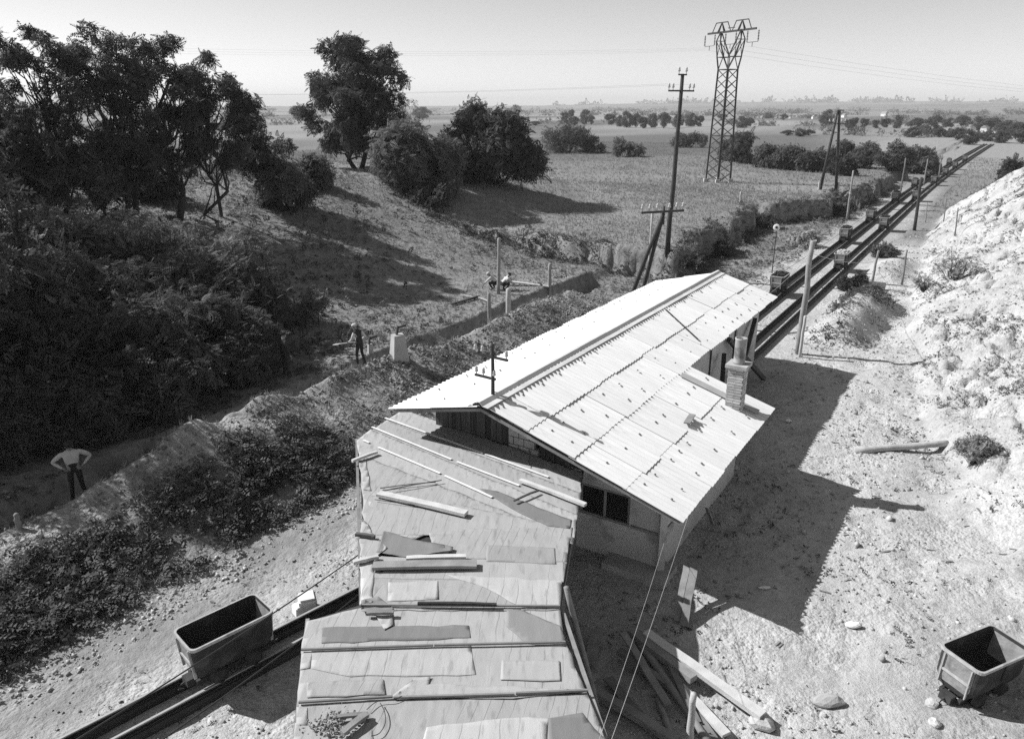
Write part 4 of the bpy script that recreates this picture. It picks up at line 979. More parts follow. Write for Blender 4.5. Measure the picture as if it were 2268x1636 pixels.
# A-frame pole in the field
b0 = hit(1836, 420); top = above(b0, 1858, 243)
o = empty('line_pole', b0, 'dark A-frame line pole standing in the field before the hedge', 'pole')
for q in (-.95, .75):
    b = MB(b0); f0 = b0 + Vector((q, 0, 0)); f0.z = tz(f0); b.tube([f0 - Vector((0, 0, .3)), f0 * .5 + top * .5 + Vector((q * .05, 0, 0)), top + Vector((q * .1, 0, 0))], [.16, .14, .11], 9); b.build('leg', M_POLE, o, True)
    b = MB(b0); b.box(f0 + Vector((.15 if q > 0 else -.15, -.05, .35)), (.16, .16, .9)); b.build('footing', M_CONC, o)
m_ = b0 * .58 + top * .42; b = MB(b0); b.beam(m_ - Vector((.62, 0, 0)), m_ + Vector((.5, 0, 0)), .1, .14); b.build('brace', M_POLE, o)
c = top - Vector((0, 0, 1.25)); b = MB(b0); b.beam(c - ax * 1.1, c + ax * 1.15 - Vector((0, 0, .1)), .07, .09); b.build('cross_arm', M_POLE, o)
for q in (-1.0, -.5, .6, 1.05): insul(b0, c + ax * q, o, 1.6)
b = MB(b0); b.beam(top - ax * .1, top + ax * .6 - Vector((0, 0, .05)), .07, .09); b.build('cross_arm', M_POLE, o); aframe_top = c.copy()
# posts along the line
pole((1875, 488), (1890, 378), .10, .08, M_GREYWOOD, 'slim post left of the tracks with a pale band round it', seed=2)
pole((1768, 783), (1800, 535), .14, .10, M_GREYWOOD, 'thick leaning wooden pole right of the tracks near the house', 'wooden_pole', 'pole', seed=3)
pole((1776, 788), (1786, 700), .07, .06, M_PALEWOOD, 'short pale stub bolted to the foot of the thick leaning pole', seed=4, base=W(31.8, -5.85, .02))
pole((2025, 510), (2041, 393), .14, .11, M_POLE, 'thick dark pole right of the tracks, upper right', 'wooden_pole', 'pole', seed=5)
pole((1930, 630), (1946, 555), .08, .06, M_GREYWOOD, 'grey fence post beside the culvert right of the tracks', seed=6)
pole((1997, 630), (2009, 553), .07, .05, M_GREYWOOD, 'slim fence post right of the culvert post', seed=7)
pole((1994, 432), (2006, 350), .09, .08, M_GREYWOOD, 'slim far post of the wire line, left one', seed=8)
pole((2046, 410), (2055, 352), .09, .08, M_GREYWOOD, 'slim far post of the wire line, middle one', seed=9)
pole((2078, 400), (2086, 342), .09, .08, M_GREYWOOD, 'slim far post of the wire line, right one', seed=10)
pole((2115, 520), (2122, 460), .05, .04, M_GREYWOOD, 'thin stake on the pale spoil slope', seed=11)
pole((2090, 490), (2096, 440), .05, .04, M_GREYWOOD, 'thin stake at the foot of the spoil slope', seed=12)
pole((2050, 492), (2054, 448), .05, .04, M_GREYWOOD, 'thin stake close to the tracks by the thick dark pole', seed=13)
pole((2108, 600), (2108, 545), .03, .02, M_GREYWOOD, 'thin stake in the bushes on the spoil slope', seed=14)
pole((1103, 650), (1105, 528), .10, .09, M_GREYWOOD, 'tall squared post by the trench between the two crouching people', seed=15)
pole((1217, 652), (1218, 585), .11, .10, M_GREYWOOD, 'grey post at the far end of the pale board', seed=16)
pole((1047, 712), (1046, 650), .10, .09, M_GREYWOOD, 'short grey post in the trench, left one', seed=17, base=W(28.6, -19.6, -.9))
pole((1090, 700), (1093, 640), .14, .12, M_CONC, 'short pale concrete post in the trench, right one', seed=18, base=W(30.0, -19.4, -.8))
pole((1640, 447), (1641, 425), .10, .09, M_CONC, 'small pale boundary marker in the field below the pylon', 'boundary_marker', 'marker', seed=19)
pole((42, 1172), (35, 1138), .07, .06, M_GREYWOOD, 'short stake at the left edge near the trench board', seed=20)
pole((1710, 604), (1720, 510), .035, .03, M_LAT, 'thin signal post carrying a round disc left of the tracks', 'signal_post', 'post', seed=21)
b0 = hit(1710, 604); tp = above(b0, 1720, 503); vd = (Vector((0, 0, H)) - tp).normalized()
sg = empty('signal_disc', tp, 'round white ring disc with dark centre on the thin signal post', 'signal')
b = MB(); b.lathe((0, 0, 0), [(.09, .0), (.20, .0), (.21, .02), (.20, .03), (.09, .03)], 20, vd); b.build('ring', M_WHITEWALL, sg, True)
b = MB(); b.lathe((0, 0, 0), [(.07, .01), (.09, .025), (.07, .04)], 14, vd); b.build('lens', M_BOOT, sg, True)
def band(bpx, tpx, f_, r, label):
    b0 = hit(*bpx); top = above(b0, *tpx); c = b0 + (top - b0) * f_; b = MB(c); b.tube([c - Vector((0, 0, .06)), c, c + Vector((0, 0, .06))], [r, r * 1.05, r], 9); tag(b.build('insulator_band', M_PORC, None, True, loc=c), label, 'band')
band((1875, 488), (1890, 378), .55, .115, 'pale band round the slim post left of the tracks')

# lattice pylon
PB = hit(1590, 402); 
py = empty('pylon', PB, 'tall steel lattice pylon with twin horns and hanging insulators', 'pylon')
dist = math.hypot(PB.x, PB.y)
ht = above(PB, 1622, 40).z - PB.z
ca_ = Vector((math.cos(math.radians(-62)), math.sin(math.radians(-62)), 0)); cb_ = Vector((-ca_.y, ca_.x, 0))
def PP(a, c, z): return PB + ca_ * a + cb_ * c + Vector((0, 0, z))
wb, wt = .98, .74; zb = ht * .70; zw = ht * .775; zx = ht * .925
cor = [(-1, -1), (1, -1), (1, 1), (-1, 1)]
def wz(z): return wb + (wt - wb) * z / zb
for (i, j) in cor:
    b = MB(PB); b.beam(PP(i * wb, j * wb, -.2), PP(i * wt, j * wt, zb), 0.160, 0.160); b.build('leg', M_LAT, py)
    b = MB(PB); b.box(PP(i * wb, j * wb, .1), (.5, .5, .5)); b.build('footing', M_CONC, py)
for k in range(4):
    (i0, j0), (i1, j1) = cor[k], cor[(k + 1) % 4]; b = MB(PB); nz_ = 12
    for q in range(nz_):
        z0, z1 = zb * q / nz_, zb * (q + 1) / nz_
        if q % 2 == 0: b.beam(PP(i0 * wz(z0), j0 * wz(z0), z0), PP(i1 * wz(z1), j1 * wz(z1), z1), 0.072, 0.072)
        else: b.beam(PP(i1 * wz(z0), j1 * wz(z0), z0), PP(i0 * wz(z1), j0 * wz(z1), z1), 0.072, 0.072)
        if k % 2 == 0 and q % 2 == 0: b.beam(PP(i1 * wz(z0), j1 * wz(z0), z0), PP(i0 * wz(z1), j0 * wz(z1), z1), 0.058, 0.058)
    for z0 in (zb * .42, zb): b.beam(PP(i0 * wz(z0), j0 * wz(z0), z0), PP(i1 * wz(z0), j1 * wz(z0), z0), 0.087, 0.087)
    b.build('bracing', M_LAT, py)
for sg_ in (-1, 1):
    b = MB(PB)
    xo, xi = sg_ * 1.35, sg_ * .4; tipx = sg_ * 1.55
    for j in (-1, 1):
        b.beam(PP(sg_ * wt, j * wt, zb), PP(xo, j * .5, zw), 0.131, 0.131); b.beam(PP(sg_ * wt, j * wt, zb), PP(xi, j * .5, zw), 0.087, 0.087)
        b.beam(PP(xo, j * .5, zw), PP(tipx + sg_ * .35, j * .28, zx - .9), 0.116, 0.116); b.beam(PP(xi, j * .5, zw), PP(tipx - sg_ * .3, j * .28, zx - .9), 0.116, 0.116)
        b.beam(PP(tipx + sg_ * .35, j * .28, zx - .9), PP(tipx, j * .1, zx), 0.102, 0.102); b.beam(PP(tipx - sg_ * .3, j * .28, zx - .9), PP(tipx, j * .1, zx), 0.102, 0.102)
        b.beam(PP(xo, j * .5, zw), PP(tipx - sg_ * .3, j * .28, zx - .9), 0.058, 0.058); b.beam(PP(xi, j * .5, zw), PP(tipx + sg_ * .35, j * .28, zx - .9), 0.058, 0.058)
        b.beam(PP(xo, j * .5, zw), PP(xi, j * .5, zw), 0.087, 0.087); b.beam(PP(tipx - sg_ * .3, j * .28, zx - .9), PP(tipx + sg_ * .35, j * .28, zx - .9), 0.072, 0.072)
        b.beam(PP(tipx - .5, j * .1, zx), PP(tipx, 0, zx + 1.0), 0.087, 0.087); b.beam(PP(tipx + .5, j * .1, zx), PP(tipx, 0, zx + 1.0), 0.087, 0.087)
    b.beam(PP(tipx - .9, 0, zx + 1.0), PP(tipx + .9, 0, zx + 1.0), 0.102, 0.102); b.beam(PP(tipx - .9, 0, zx + 1.0), PP(tipx - 1.4, 0, zx + .1), 0.072, 0.072); b.beam(PP(tipx + .9, 0, zx + 1.0), PP(tipx + 1.4, 0, zx + .1), 0.072, 0.072)
    b.beam(PP(xo, -.5, zw), PP(xo, .5, zw), 0.072, 0.072); b.beam(PP(xi, -.5, zw), PP(xi, .5, zw), 0.072, 0.072)
    b.build('horn', M_LAT, py)
b = MB(PB); b.beam(PP(-3.7, 0, zx), PP(3.7, 0, zx), .16, .2); b.beam(PP(-.5, 0, zx + .35), PP(.5, 0, zx + .35), 0.087, 0.087); b.build('cross_arm', M_LAT, py)
hang = []
for x0 in (-3.3, 0.0, 3.3):
    for q in (-.8, .8):
        b = MB(PB); pr = [(.02, 0)]
        for k in range(7): pr += [(.03, .14 + k * .15), (.10, .16 + k * .15), (.10, .20 + k * .15), (.03, .22 + k * .15)]
        b.lathe(PP(x0 + q, 0, zx - .1), pr, 8, (0, 0, -1)); b.build('insulator_string', M_POLE, py, True)
    b = MB(PB); b.beam(PP(x0 - .8, 0, zx - 1.3), PP(x0 + .8, 0, zx - 1.3), .05, .05); b.beam(PP(x0, 0, zx - 1.3), PP(x0, 0, zx - 1.75), .05, .05); b.build('yoke', M_LAT, py); hang.append(PP(x0, 0, zx - 1.75))
def sagline(a, b_, sag, n_=14):
    return [Vector(a) + (Vector(b_) - Vector(a)) * (i / n_) - Vector((0, 0, 4 * sag * (i / n_) * (1 - i / n_))) for i in range(n_ + 1)]
for i, hp in enumerate(hang):
    nm = ('left', 'middle', 'right')[i]
    wirething('conductor', sagline(hp, hp + cb_ * 190 * 1.0 + Vector((30, 0, -2)), 4.5), .006, M_LAT, f'thin power line from the {nm} insulators of the pylon to the right', 'power line', 4, smooth=False)
    wirething('conductor', sagline(hp, hp - cb_ * 100 + Vector((-40, 0, 1.0)), 2.0), .003, M_LAT, f'thin power line from the {nm} insulators of the pylon to the left', 'power line', 4, smooth=False)
# wires of the tall pole
for q, nm in ((-.82, 'outer left'), (.82, 'outer right')):
    wirething('conductor', sagline(tall_c + ax * q + Vector((0, 0, .36)), Vector((-70, 62, 13)) + ax * q, 1.2), .003, M_LAT, f'thin wire from the {nm} insulator of the tall pole towards the trees', 'power line', 4, smooth=False)
# wires from the foreground to the house corner
ca1 = W(15.2, TWE + .12, 1.75)
for i, (x, y, lab) in enumerate(((1318, 1640, 'left of two thin bright wires running down from the house corner'), (1345, 1640, 'right of two thin bright wires running down from the house corner'))):
    e = W(16.4 if i else 14.0, TWE + .1, 1.85 if i else 1.1); p = at(x - 38, y + 130, 3.1)
    wirething('wire', sagline(e, p, .12), .0035, M_WIRE, lab, 'wire', 4, smooth=False)
# wires over the near track
for i, (a, b_, lab) in enumerate((((793, 1228), (150, 1640), 'upper dark cable strung over the near mine car'), ((795, 1315), (335, 1645), 'lower dark cable strung over the near track'))):
    p0 = at(*a, 1.9); d = at(*b_, 2.5)
    wirething('cable', sagline(p0, d + (d - p0) * .25, .08), .012, M_CABLE, lab, 'cable', 5, smooth=False)
# wires along the tracks from the leaning pole
wirething('wire', sagline(above(hit(1768, 783), 1797, 560), W(29.7, -7.1, 2.85), .12), .010, M_WIRE, 'thin wire from the leaning pole down to the far gable', 'wire', 4, smooth=False)
wirething('wire', sagline(above(hit(1768, 783), 1797, 560), hit(1930, 600) + Vector((0, 0, .6)), .2), .010, M_WIRE, 'thin wire from the leaning pole to the culvert post', 'wire', 4, smooth=False)
wirething('wire', sagline(above(hit(1994, 432), 2006, 354), above(hit(2046, 410), 2055, 354), .1), .02, M_LAT, 'thin wire joining the far posts of the wire line', 'wire', 4, smooth=False)

# ------------------------------------------------------------------ logs, timbers, blocks
def log(a, b_, r, m, label, name='log', za=None, zb_=None, cat='log', n_=10, seed=1):
    A_ = Vector(a); B_ = Vector(b_); rr_ = random.Random(seed); c = (A_ + B_) / 2; b = MB(c); pts = []; rad = []
    for i in range(9):
        u = i / 8; pts.append(A_ + (B_ - A_) * u + Vector((rr_.uniform(-1, 1), rr_.uniform(-1, 1), rr_.uniform(-1, 1))) * r * .12); rad.append(r * (1.08 - .2 * u + rr_.uniform(-.05, .05)))
    b.tube(pts, rad, n_); return tag(b.build(name, m, None, True, loc=c), label, cat)
a = hit(1893, 998); b_ = hit(2100, 978)
gap = max((a + (b_ - a) * (k / 12)).z - tz(a + (b_ - a) * (k / 12)) for k in range(13)); a.z -= gap * .15; b_.z -= gap * .35; log(a + Vector((0, 0, .07)), b_ + Vector((0, 0, .02)), .105, mat('barkless_log', .42, .85, .5, 5, .4, 30), 'pale barkless log lying on the sandy slope right of the house', seed=3)
def beamthing(a, b_, w, h, m, label, name='timber', cat='timber', seed=1):
    A_ = Vector(a); B_ = Vector(b_); c = (A_ + B_) / 2; d = (B_ - A_); d.normalize(); x = d.cross(Vector((0, 0, 1))).normalized(); y = x.cross(d); r = random.Random(seed); b = MB(c); V = []; F = []
    for i in range(6):
        u = i / 5; p = A_ + (B_ - A_) * u + x * r.uniform(-.012, .012) + y * r.uniform(-.008, .008)
        for sx, sy in ((-1, -1), (1, -1), (1, 1), (-1, 1)): V.append(p + x * (sx * w / 2 * (1 + r.uniform(-.06, .06))) + y * (sy * h / 2 * (1 + r.uniform(-.06, .06))))
    for i in range(5):
        for k in range(4): F.append((4 * i + k, 4 * i + (k + 1) % 4, 4 * i + 4 + (k + 1) % 4, 4 * i + 4 + k))
    F += [(3, 2, 1, 0), (20, 21, 22, 23)]; b.add(V, F)
    return tag(b.build(name, m, None, loc=c), label, cat)
def gz(x, y, dz): p = at(x, y, 0.05); p.z = tz(p) + dz; return p
# two boards leaning at the house corner
beamthing(gz(1499, 1380, .06), at(1522, 1240, .75), .13, .05, M_GREYWOOD, 'left of two grey boards leaning by the house corner', seed=1)
beamthing(gz(1513, 1390, .06), at(1538, 1250, .75), .16, .05, M_GREYWOOD, 'right of two grey boards leaning by the house corner', seed=2)
beamthing(gz(1580, 1160, .05), at(1565, 1125, .7), .08, .04, M_GREYWOOD, 'short pale stick leaning on the long right wall', seed=22)
# heap of timbers
tl = [((1395, 1395), (1535, 1505), .17, .12, .30, .28, 'rough timber in the heap, its end nearest the house, topmost'), ((1430, 1400), (1690, 1585), .20, .10, .36, .20, 'long bright-ended board reaching out of the shade across the pale spoil'), ((1415, 1420), (1570, 1640), .15, .12, .20, .16, 'long round-edged timber in the middle of the heap'),
      ((1370, 1440), (1490, 1525), .13, .11, .22, .15, 'dark short timber at the left side of the heap'), ((1440, 1450), (1590, 1650), .14, .10, .12, .12, 'lower timber half hidden in the heap'), ((1505, 1520), (1610, 1625), .18, .06, .14, .14, 'pale board with square notched end at the foot of the heap'),
      ((1310, 1525), (1500, 1640), .16, .12, .16, .14, 'long timber lying in the dark beside the felt roof edge'), ((1455, 1540), (1490, 1640), .12, .12, .10, .10, 'crooked round pole lying in the shade below the heap'), ((1380, 1400), (1480, 1560), .14, .05, .42, .2, 'thin board lying across the dark timbers'), ((1470, 1440), (1545, 1600), .12, .05, .30, .18, 'grey lath leaning over the middle of the heap'), ((1345, 1500), (1450, 1620), .18, .04, .1, .1, 'flat board lying flat in the darkest part of the heap')]
for i, (a, b_, w, h, za, zb_, lab) in enumerate(tl):
    A_ = at(*a, za); B_ = at(*b_, zb_); A_.z = za + max(0, tz(A_)) * .6; B_.z = zb_ + max(0, tz(B_)) * .6
    (beamthing(A_, B_, w, h, M_GREYWOOD if i not in (1, 5) else M_PALEWOOD, lab, seed=30 + i) if i not in (2, 7) else log(A_, B_, w / 2, M_GREYWOOD, lab, 'timber', cat='timber', seed=30 + i))
A_ = at(1525, 1660, 0.0); A_.z = tz(A_); T_ = above(A_, 1536, 1535); log(A_ - Vector((0, 0, .2)), T_, .06, M_PALEWOOD, 'upright pale round post rising from the timber heap', 'wooden_post', cat='post', seed=50)
A_ = W(9.4, -4.2); A_.z = 0; log(A_, above(A_, 1254, 1300), .05, M_GREYWOOD, 'grey round post beside the right edge of the felt roof', 'wooden_post', cat='post', seed=51)
beamthing(at(1322, 1395, .15), at(1305, 1470, .1), .22, .06, M_GREYWOOD, 'short wide board lying in the shade beside the felt roof', seed=52)
# stones and blocks
def block(c, size, rz, m, label, name='stone_block', cat='block', seed=1):
    r = random.Random(seed); b = MB(c); bmm = bmesh.new(); bmesh.ops.create_cube(bmm, size=1.0); bmesh.ops.bevel(bmm, geom=bmm.edges[:], offset=.09, segments=2, affect='EDGES')
    for v in bmm.verts: v.co = Vector((v.co.x * size[0] * (1 + r.uniform(-.06, .06)), v.co.y * size[1] * (1 + r.uniform(-.06, .06)), v.co.z * size[2] * (1 + r.uniform(-.06, .06))))
    me = bpy.data.meshes.new(name); bmm.to_mesh(me); bmm.free(); me.materials.append(m); o = link(name, me, None, c, (r.uniform(-.1, .1), r.uniform(-.1, .1), rz)); return tag(o, label, cat)
p = gz(682, 1345, .17); block(p, (.36, .34, .38), .4, M_WHITEWALL, 'larger pale stone block beside the near track', seed=1)
p = gz(667, 1352, .10); block(p, (.30, .26, .22), .7, M_WHITEWALL, 'smaller pale stone block leaning on the larger one', seed=2)
def boulder(c, r0, label, seed, sq=(1, 1, .75), m=M_STONE, name='boulder', cat='boulder'):
    bmm = bmesh.new(); bmesh.ops.create_icosphere(bmm, subdivisions=2, radius=1.0); rng = np.random.default_rng(seed); o_ = rng.uniform(0, 50, 3)
    for v in bmm.verts:
        k = .55 + .9 * float(fbm(np.array([v.co.x * 1.6 + o_[0] + v.co.z]), np.array([v.co.y * 1.6 + o_[1] - v.co.z * .7]), seed, 3)[0]); v.co = Vector((v.co.x * k * r0 * sq[0], v.co.y * k * r0 * sq[1], v.co.z * k * r0 * sq[2]))
    me = bpy.data.meshes.new(name); bmm.to_mesh(me); bmm.free(); me.materials.append(m); return tag(link(name, me, None, c), label, cat)
boulder(gz(1688, 1600, .08), .22, 'pale rounded rock at the end of the long board', 3, (1, .9, .5))
boulder(gz(1830, 1552, .06), .21, 'bright pale boulder on the spoil at the bottom right', 4, (1.3, .8, .5))
boulder(hit(2062, 1560) + Vector((0, 0, .04)), .11, 'angular stone beside the lower right mine car, upper one', 5)
boulder(hit(2070, 1605) + Vector((0, 0, .03)), .10, 'angular stone beside the lower right mine car, lower one', 6)
boulder(hit(1890, 1390) + Vector((0, 0, .06)), .16, 'white scrap lying on the pale spoil', 8, (1, .6, .35), M_BONE, 'scrap', 'scrap')
boulder(hit(1745, 935) + Vector((0, 0, .06)), .12, 'white scrap lying in the shade of the house', 9, (1, .5, .5), M_BONE, 'scrap', 'scrap')
boulder(hit(1693, 1305) + Vector((0, 0, .04)), .09, 'small white chip in the shaded yard', 10, (1.4, .5, .4), M_BONE, 'scrap', 'scrap')
p = hit(1728, 925); beamthing(p + Vector((0, 0, .02)), p + Vector((0, 0, .55)), .2, .06, M_GREYWOOD, 'short grey board standing in the shade of the house', seed=60)
p = hit(2160, 1070); 
beamthing(hit(2150, 1068) + Vector((0, 0, .05)), hit(2165, 1100) + Vector((0, 0, .05)), .06, .03, M_PALEWOOD, 'left of two crossed pale sticks on the spoil slope', 'stick', 'stick', 61)
beamthing(hit(2152, 1070) + Vector((0, 0, .06)), hit(2190, 1092) + Vector((0, 0, .06)), .05, .03, M_PALEWOOD, 'right of two crossed pale sticks on the spoil slope', 'stick', 'stick', 62)
rngc = np.random.default_rng(31); cb = MB(W(14, -2))
for i in range(150):
    s_, t_ = rngc.uniform(7, 34), rngc.uniform(-4.6, 2.5); p = on(s_, t_, .015); a_ = rngc.uniform(0, 3.14); l_ = rngc.uniform(.05, .28); d_ = Vector((math.cos(a_), math.sin(a_), rngc.uniform(-.1, .15)))
    cb.beam(p - d_ * l_ / 2, p + d_ * l_ / 2, rngc.uniform(.012, .05), .015)
tag(cb.build('wood_chips', M_GREYWOOD, None, loc=W(14, -2)), 'splinters and chips of wood strewn over the yard', 'debris', kind='stuff')
# boards by the trench
beamthing(hit(1118, 631) + Vector((0, 0, .25)), hit(1216, 648) + Vector((0, 0, .3)), .30, .06, M_PALEWOOD, 'long pale board laid from the crouching people to the grey post', 'plank', 'plank', 63)
beamthing(hit(1000, 678) + Vector((0, 0, .1)), hit(1060, 660) + Vector((0, 0, .1)), .12, .10, M_DARKWOOD, 'dark timber lying beside the trench', seed=64)
beamthing(hit(1020, 656) + Vector((0, 0, .1)), hit(1048, 662) + Vector((0, 0, .1)), .09, .05, M_PALEWOOD, 'short pale board beside the dark timber', 'plank', 'plank', 65)
beamthing(hit(1060, 662) + Vector((0, 0, .1)), hit(1088, 672) + Vector((0, 0, .1)), .09, .05, M_PALEWOOD, 'second short pale board beside the trench posts', 'plank', 'plank', 66)
P0, P1 = W(3.5, -18.9), W(9.6, -18.75); P0.z = tz(P0) + .12; P1.z = tz(P1) + .12
beamthing(P0, P1, .22, .07, M_GREYWOOD, 'long plank walkway below the man with hands on hips', 'plank', 'plank', 67)
# concrete plinths
def plinth(bx, tx, w, label, seed, base=None):
    b0 = base or hit(*bx); top = above(b0, *tx); h_ = top.z - b0.z; o = empty('plinth', b0, label, 'plinth'); b = MB(); V = []
    for z_, k in ((-.2, 1.12), (h_, .72)):
        for sx, sy in ((-1, -1), (1, -1), (1, 1), (-1, 1)): V.append((sx * w / 2 * k, sy * w * .45 * k, z_))
    b.add(V, [(0, 1, 2, 3), (4, 5, 6, 7), (0, 1, 5, 4), (1, 2, 6, 5), (2, 3, 7, 6), (3, 0, 4, 7)]); b.build('body', M_CONC, o)
    b = MB(); b.beam((-.05, 0, h_), (.02, 0, h_ + .32), .09, .06, (1, 0, 0)); b.beam((.0, 0, h_ + .26), (.34, .04, h_ + .30), .05, .07); b.build('bracket', M_RUST, o); o.rotation_euler = (0, 0, .5); return o
plinth((884, 792), (884, 740), .55, 'tapered concrete plinth with a bent bracket at the trench edge', 1)
plinth((845, 800), (845, 760), .24, 'smaller tapered plinth left of the bracketed one', 2, base=W(21.4, -20.6, .1))
p = hit(1482, 602); c = W(34.0, -12.4, .5)
beamthing(W(33.4, -13.6, .55), W(34.4, -10.9, .45), .35, .12, M_CONC, 'pale concrete slab behind the far end of the corrugated roof', 'slab', 'slab', 68)
beamthing(on(46.4, -6.3, .25), on(47.4, -4.6, .25), .25, .4, M_CONC, 'pale concrete lintel of the culvert right of the tracks', 'culvert_lintel', 'lintel', 69)

# ------------------------------------------------------------------ people
def person(base, yaw, J, label, shirt, trousers, cap=M_FAB_D, capstyle='flat', hold=None, scale=1.0, sleeves=None):
    """J: joints in metres; x right, y ahead, z up; skin-modifier body in one surface"""
    keys = ['pelvis', 'waist', 'chest', 'neck', 'head', 'crown', 'nose', 'sL', 'eL', 'wL', 'hL', 'sR', 'eR', 'wR', 'hR', 'pL', 'kL', 'aL', 'tL', 'pR', 'kR', 'aR', 'tR']
    rad = dict(pelvis=(.165, .135), waist=(.16, .125), chest=(.185, .14), neck=(.058, .058), head=(.082, .098), crown=(.07, .085), nose=(.016, .016), s=(.08, .08), e=(.058, .058), w=(.032, .03), h=(.042, .022), p=(.092, .095), k=(.062, .064), a=(.044, .05), t=(.042, .034))
    idx = {k: i for i, k in enumerate(keys)}
    E_ = [('pelvis', 'waist'), ('waist', 'chest'), ('chest', 'neck'), ('neck', 'head'), ('head', 'crown'), ('head', 'nose')]
    for q in 'LR': E_ += [('chest', 's' + q), ('s' + q, 'e' + q), ('e' + q, 'w' + q), ('w' + q, 'h' + q), ('pelvis', 'p' + q), ('p' + q, 'k' + q), ('k' + q, 'a' + q), ('a' + q, 't' + q)]
    me = bpy.data.meshes.new('sk'); me.from_pydata([Vector(J[k]) * scale for k in keys], [(idx[a], idx[b]) for a, b in E_], []); ob = bpy.data.objects.new('sk', me); COL.objects.link(ob)
    md = ob.modifiers.new('s', 'SKIN'); md.use_smooth_shade = True; md.branch_smoothing = .5
    lay_ = me.skin_vertices[0] if me.skin_vertices else None
    if lay_ is None:
        bmm = bmesh.new(); bmm.from_mesh(me); bmm.verts.layers.skin.verify(); bmm.to_mesh(me); bmm.free(); lay_ = me.skin_vertices[0]
    for k in keys:
        r = rad.get(k) or rad[k[0]]; lay_.data[idx[k]].radius = (r[0] * scale, r[1] * scale); lay_.data[idx[k]].use_root = (k == 'pelvis')
    ms = ob.modifiers.new('u', 'SUBSURF'); ms.levels = 2; ms.render_levels = 2
    dg = bpy.context.evaluated_depsgraph_get(); bm_ = bpy.data.meshes.new_from_object(ob.evaluated_get(dg)); bpy.data.objects.remove(ob)
    o = empty('person', base, label, 'person', 'workers at the trench', yaw)
    # five fingers on each hand, joined to the body
    bmm = bmesh.new(); bmm.from_mesh(bm_)
    for q in 'LR':
        wv, hv = Vector(J['w' + q]) * scale, Vector(J['h' + q]) * scale; d = (hv - wv).normalized(); sd = d.cross(Vector((0, 0, 1)));
        sd = sd.normalized() if sd.length > .1 else Vector((1, 0, 0)); nn = sd.cross(d)
        for i in range(5):
            tmp = MB(); l_ = (.055, .075, .082, .076, .058)[i] * scale
            if i == 0: a0 = hv - d * .03 + sd * .035; pts = [a0, a0 + sd * .025 + d * .02, a0 + sd * .03 + d * .05]
            else: a0 = hv + d * .015 + sd * (.034 - .022 * (i - 1)); pts = [a0, a0 + d * l_ * .5 - nn * .012, a0 + d * l_ * .75 - nn * .045]
            tmp.tube(pts, [.011 * scale, .010 * scale, .008 * scale], 6)
            vv = [bmm.verts.new(v) for v in tmp.v]
            for f in tmp.f: bmm.faces.new([vv[k] for k in f])
    bmm.to_mesh(bm_); bmm.free()
    bm_.materials.clear()
    for m_ in (shirt, trousers, M_SKIN, M_BOOT, sleeves or shirt): bm_.materials.append(m_)
    seg = [(('pelvis', 'waist'), 1), (('waist', 'chest'), 0), (('chest', 'neck'), 0), (('neck', 'head'), 2), (('head', 'crown'), 2), (('head', 'nose'), 2)]
    for q in 'LR': seg += [(('chest', 's' + q), 0), (('s' + q, 'e' + q), 4), (('e' + q, 'w' + q), 4), (('w' + q, 'h' + q), 2), (('pelvis', 'p' + q), 1), (('p' + q, 'k' + q), 1), (('k' + q, 'a' + q), 1), (('a' + q, 't' + q), 3)]
    SG = [(np.array(J[a]) * scale, np.array(J[b]) * scale, mi) for (a, b), mi in seg]
    for f in bm_.polygons:
        c = np.array(f.center); best = 9; mi = 0
        for a, b_, m_ in SG:
            ab = b_ - a; u = np.clip(np.dot(c - a, ab) / (ab @ ab + 1e-9), 0, 1); dd = np.linalg.norm(c - a - ab * u)
            if dd < best: best = dd; mi = m_
        f.material_index = mi; f.use_smooth = True
    body = link('body', bm_, o)
    hd = Vector(J['head']) * scale; cr = Vector(J['crown']) * scale; upv = (cr - hd).normalized(); fw = (Vector(J['nose']) * scale - hd).normalized()
    for sx in (-1, 1):
        sdv = upv.cross(fw).normalized(); b = MB(); b.lathe(hd + fw * .088 * scale + sdv * (.032 * sx) + upv * .015, [(.006, 0), (.011, .004), (.006, .009)], 8, fw); b.build('eye', M_BOOT, o, True)
        b = MB(); b.lathe(hd + sdv * (.085 * sx * scale), [(.02, -.004), (.028, .004), (.02, .014)], 8, sdv * sx); b.build('ear', M_SKIN, o, True)
    b = MB()
    if capstyle == 'hat': b.lathe(cr - upv * .035 * scale, [(.17, 0), (.165, .012), (.10, .02), (.098, .09), (.075, .115), (.02, .115)], 16, upv)
    else:
        b.lathe(cr - upv * .045 * scale, [(.102, 0), (.112, .03), (.105, .07), (.07, .10), (.01, .11)], 16, upv)
        sdv = upv.cross(fw).normalized(); p = cr - upv * .035 * scale + fw * .09; b.add([p + sdv * .08, p - sdv * .08, p - sdv * .05 + fw * .08 - upv * .015, p + sdv * .05 + fw * .08 - upv * .015, p + sdv * .08 - upv * .012, p - sdv * .08 - upv * .012, p - sdv * .05 + fw * .08 - upv * .027, p + sdv * .05 + fw * .08 - upv * .027], [(0, 1, 2, 3), (7, 6, 5, 4), (0, 3, 7, 4), (1, 5, 6, 2), (3, 2, 6, 7), (0, 4, 5, 1)])
    b.build('cap', cap, o, True)
    return o
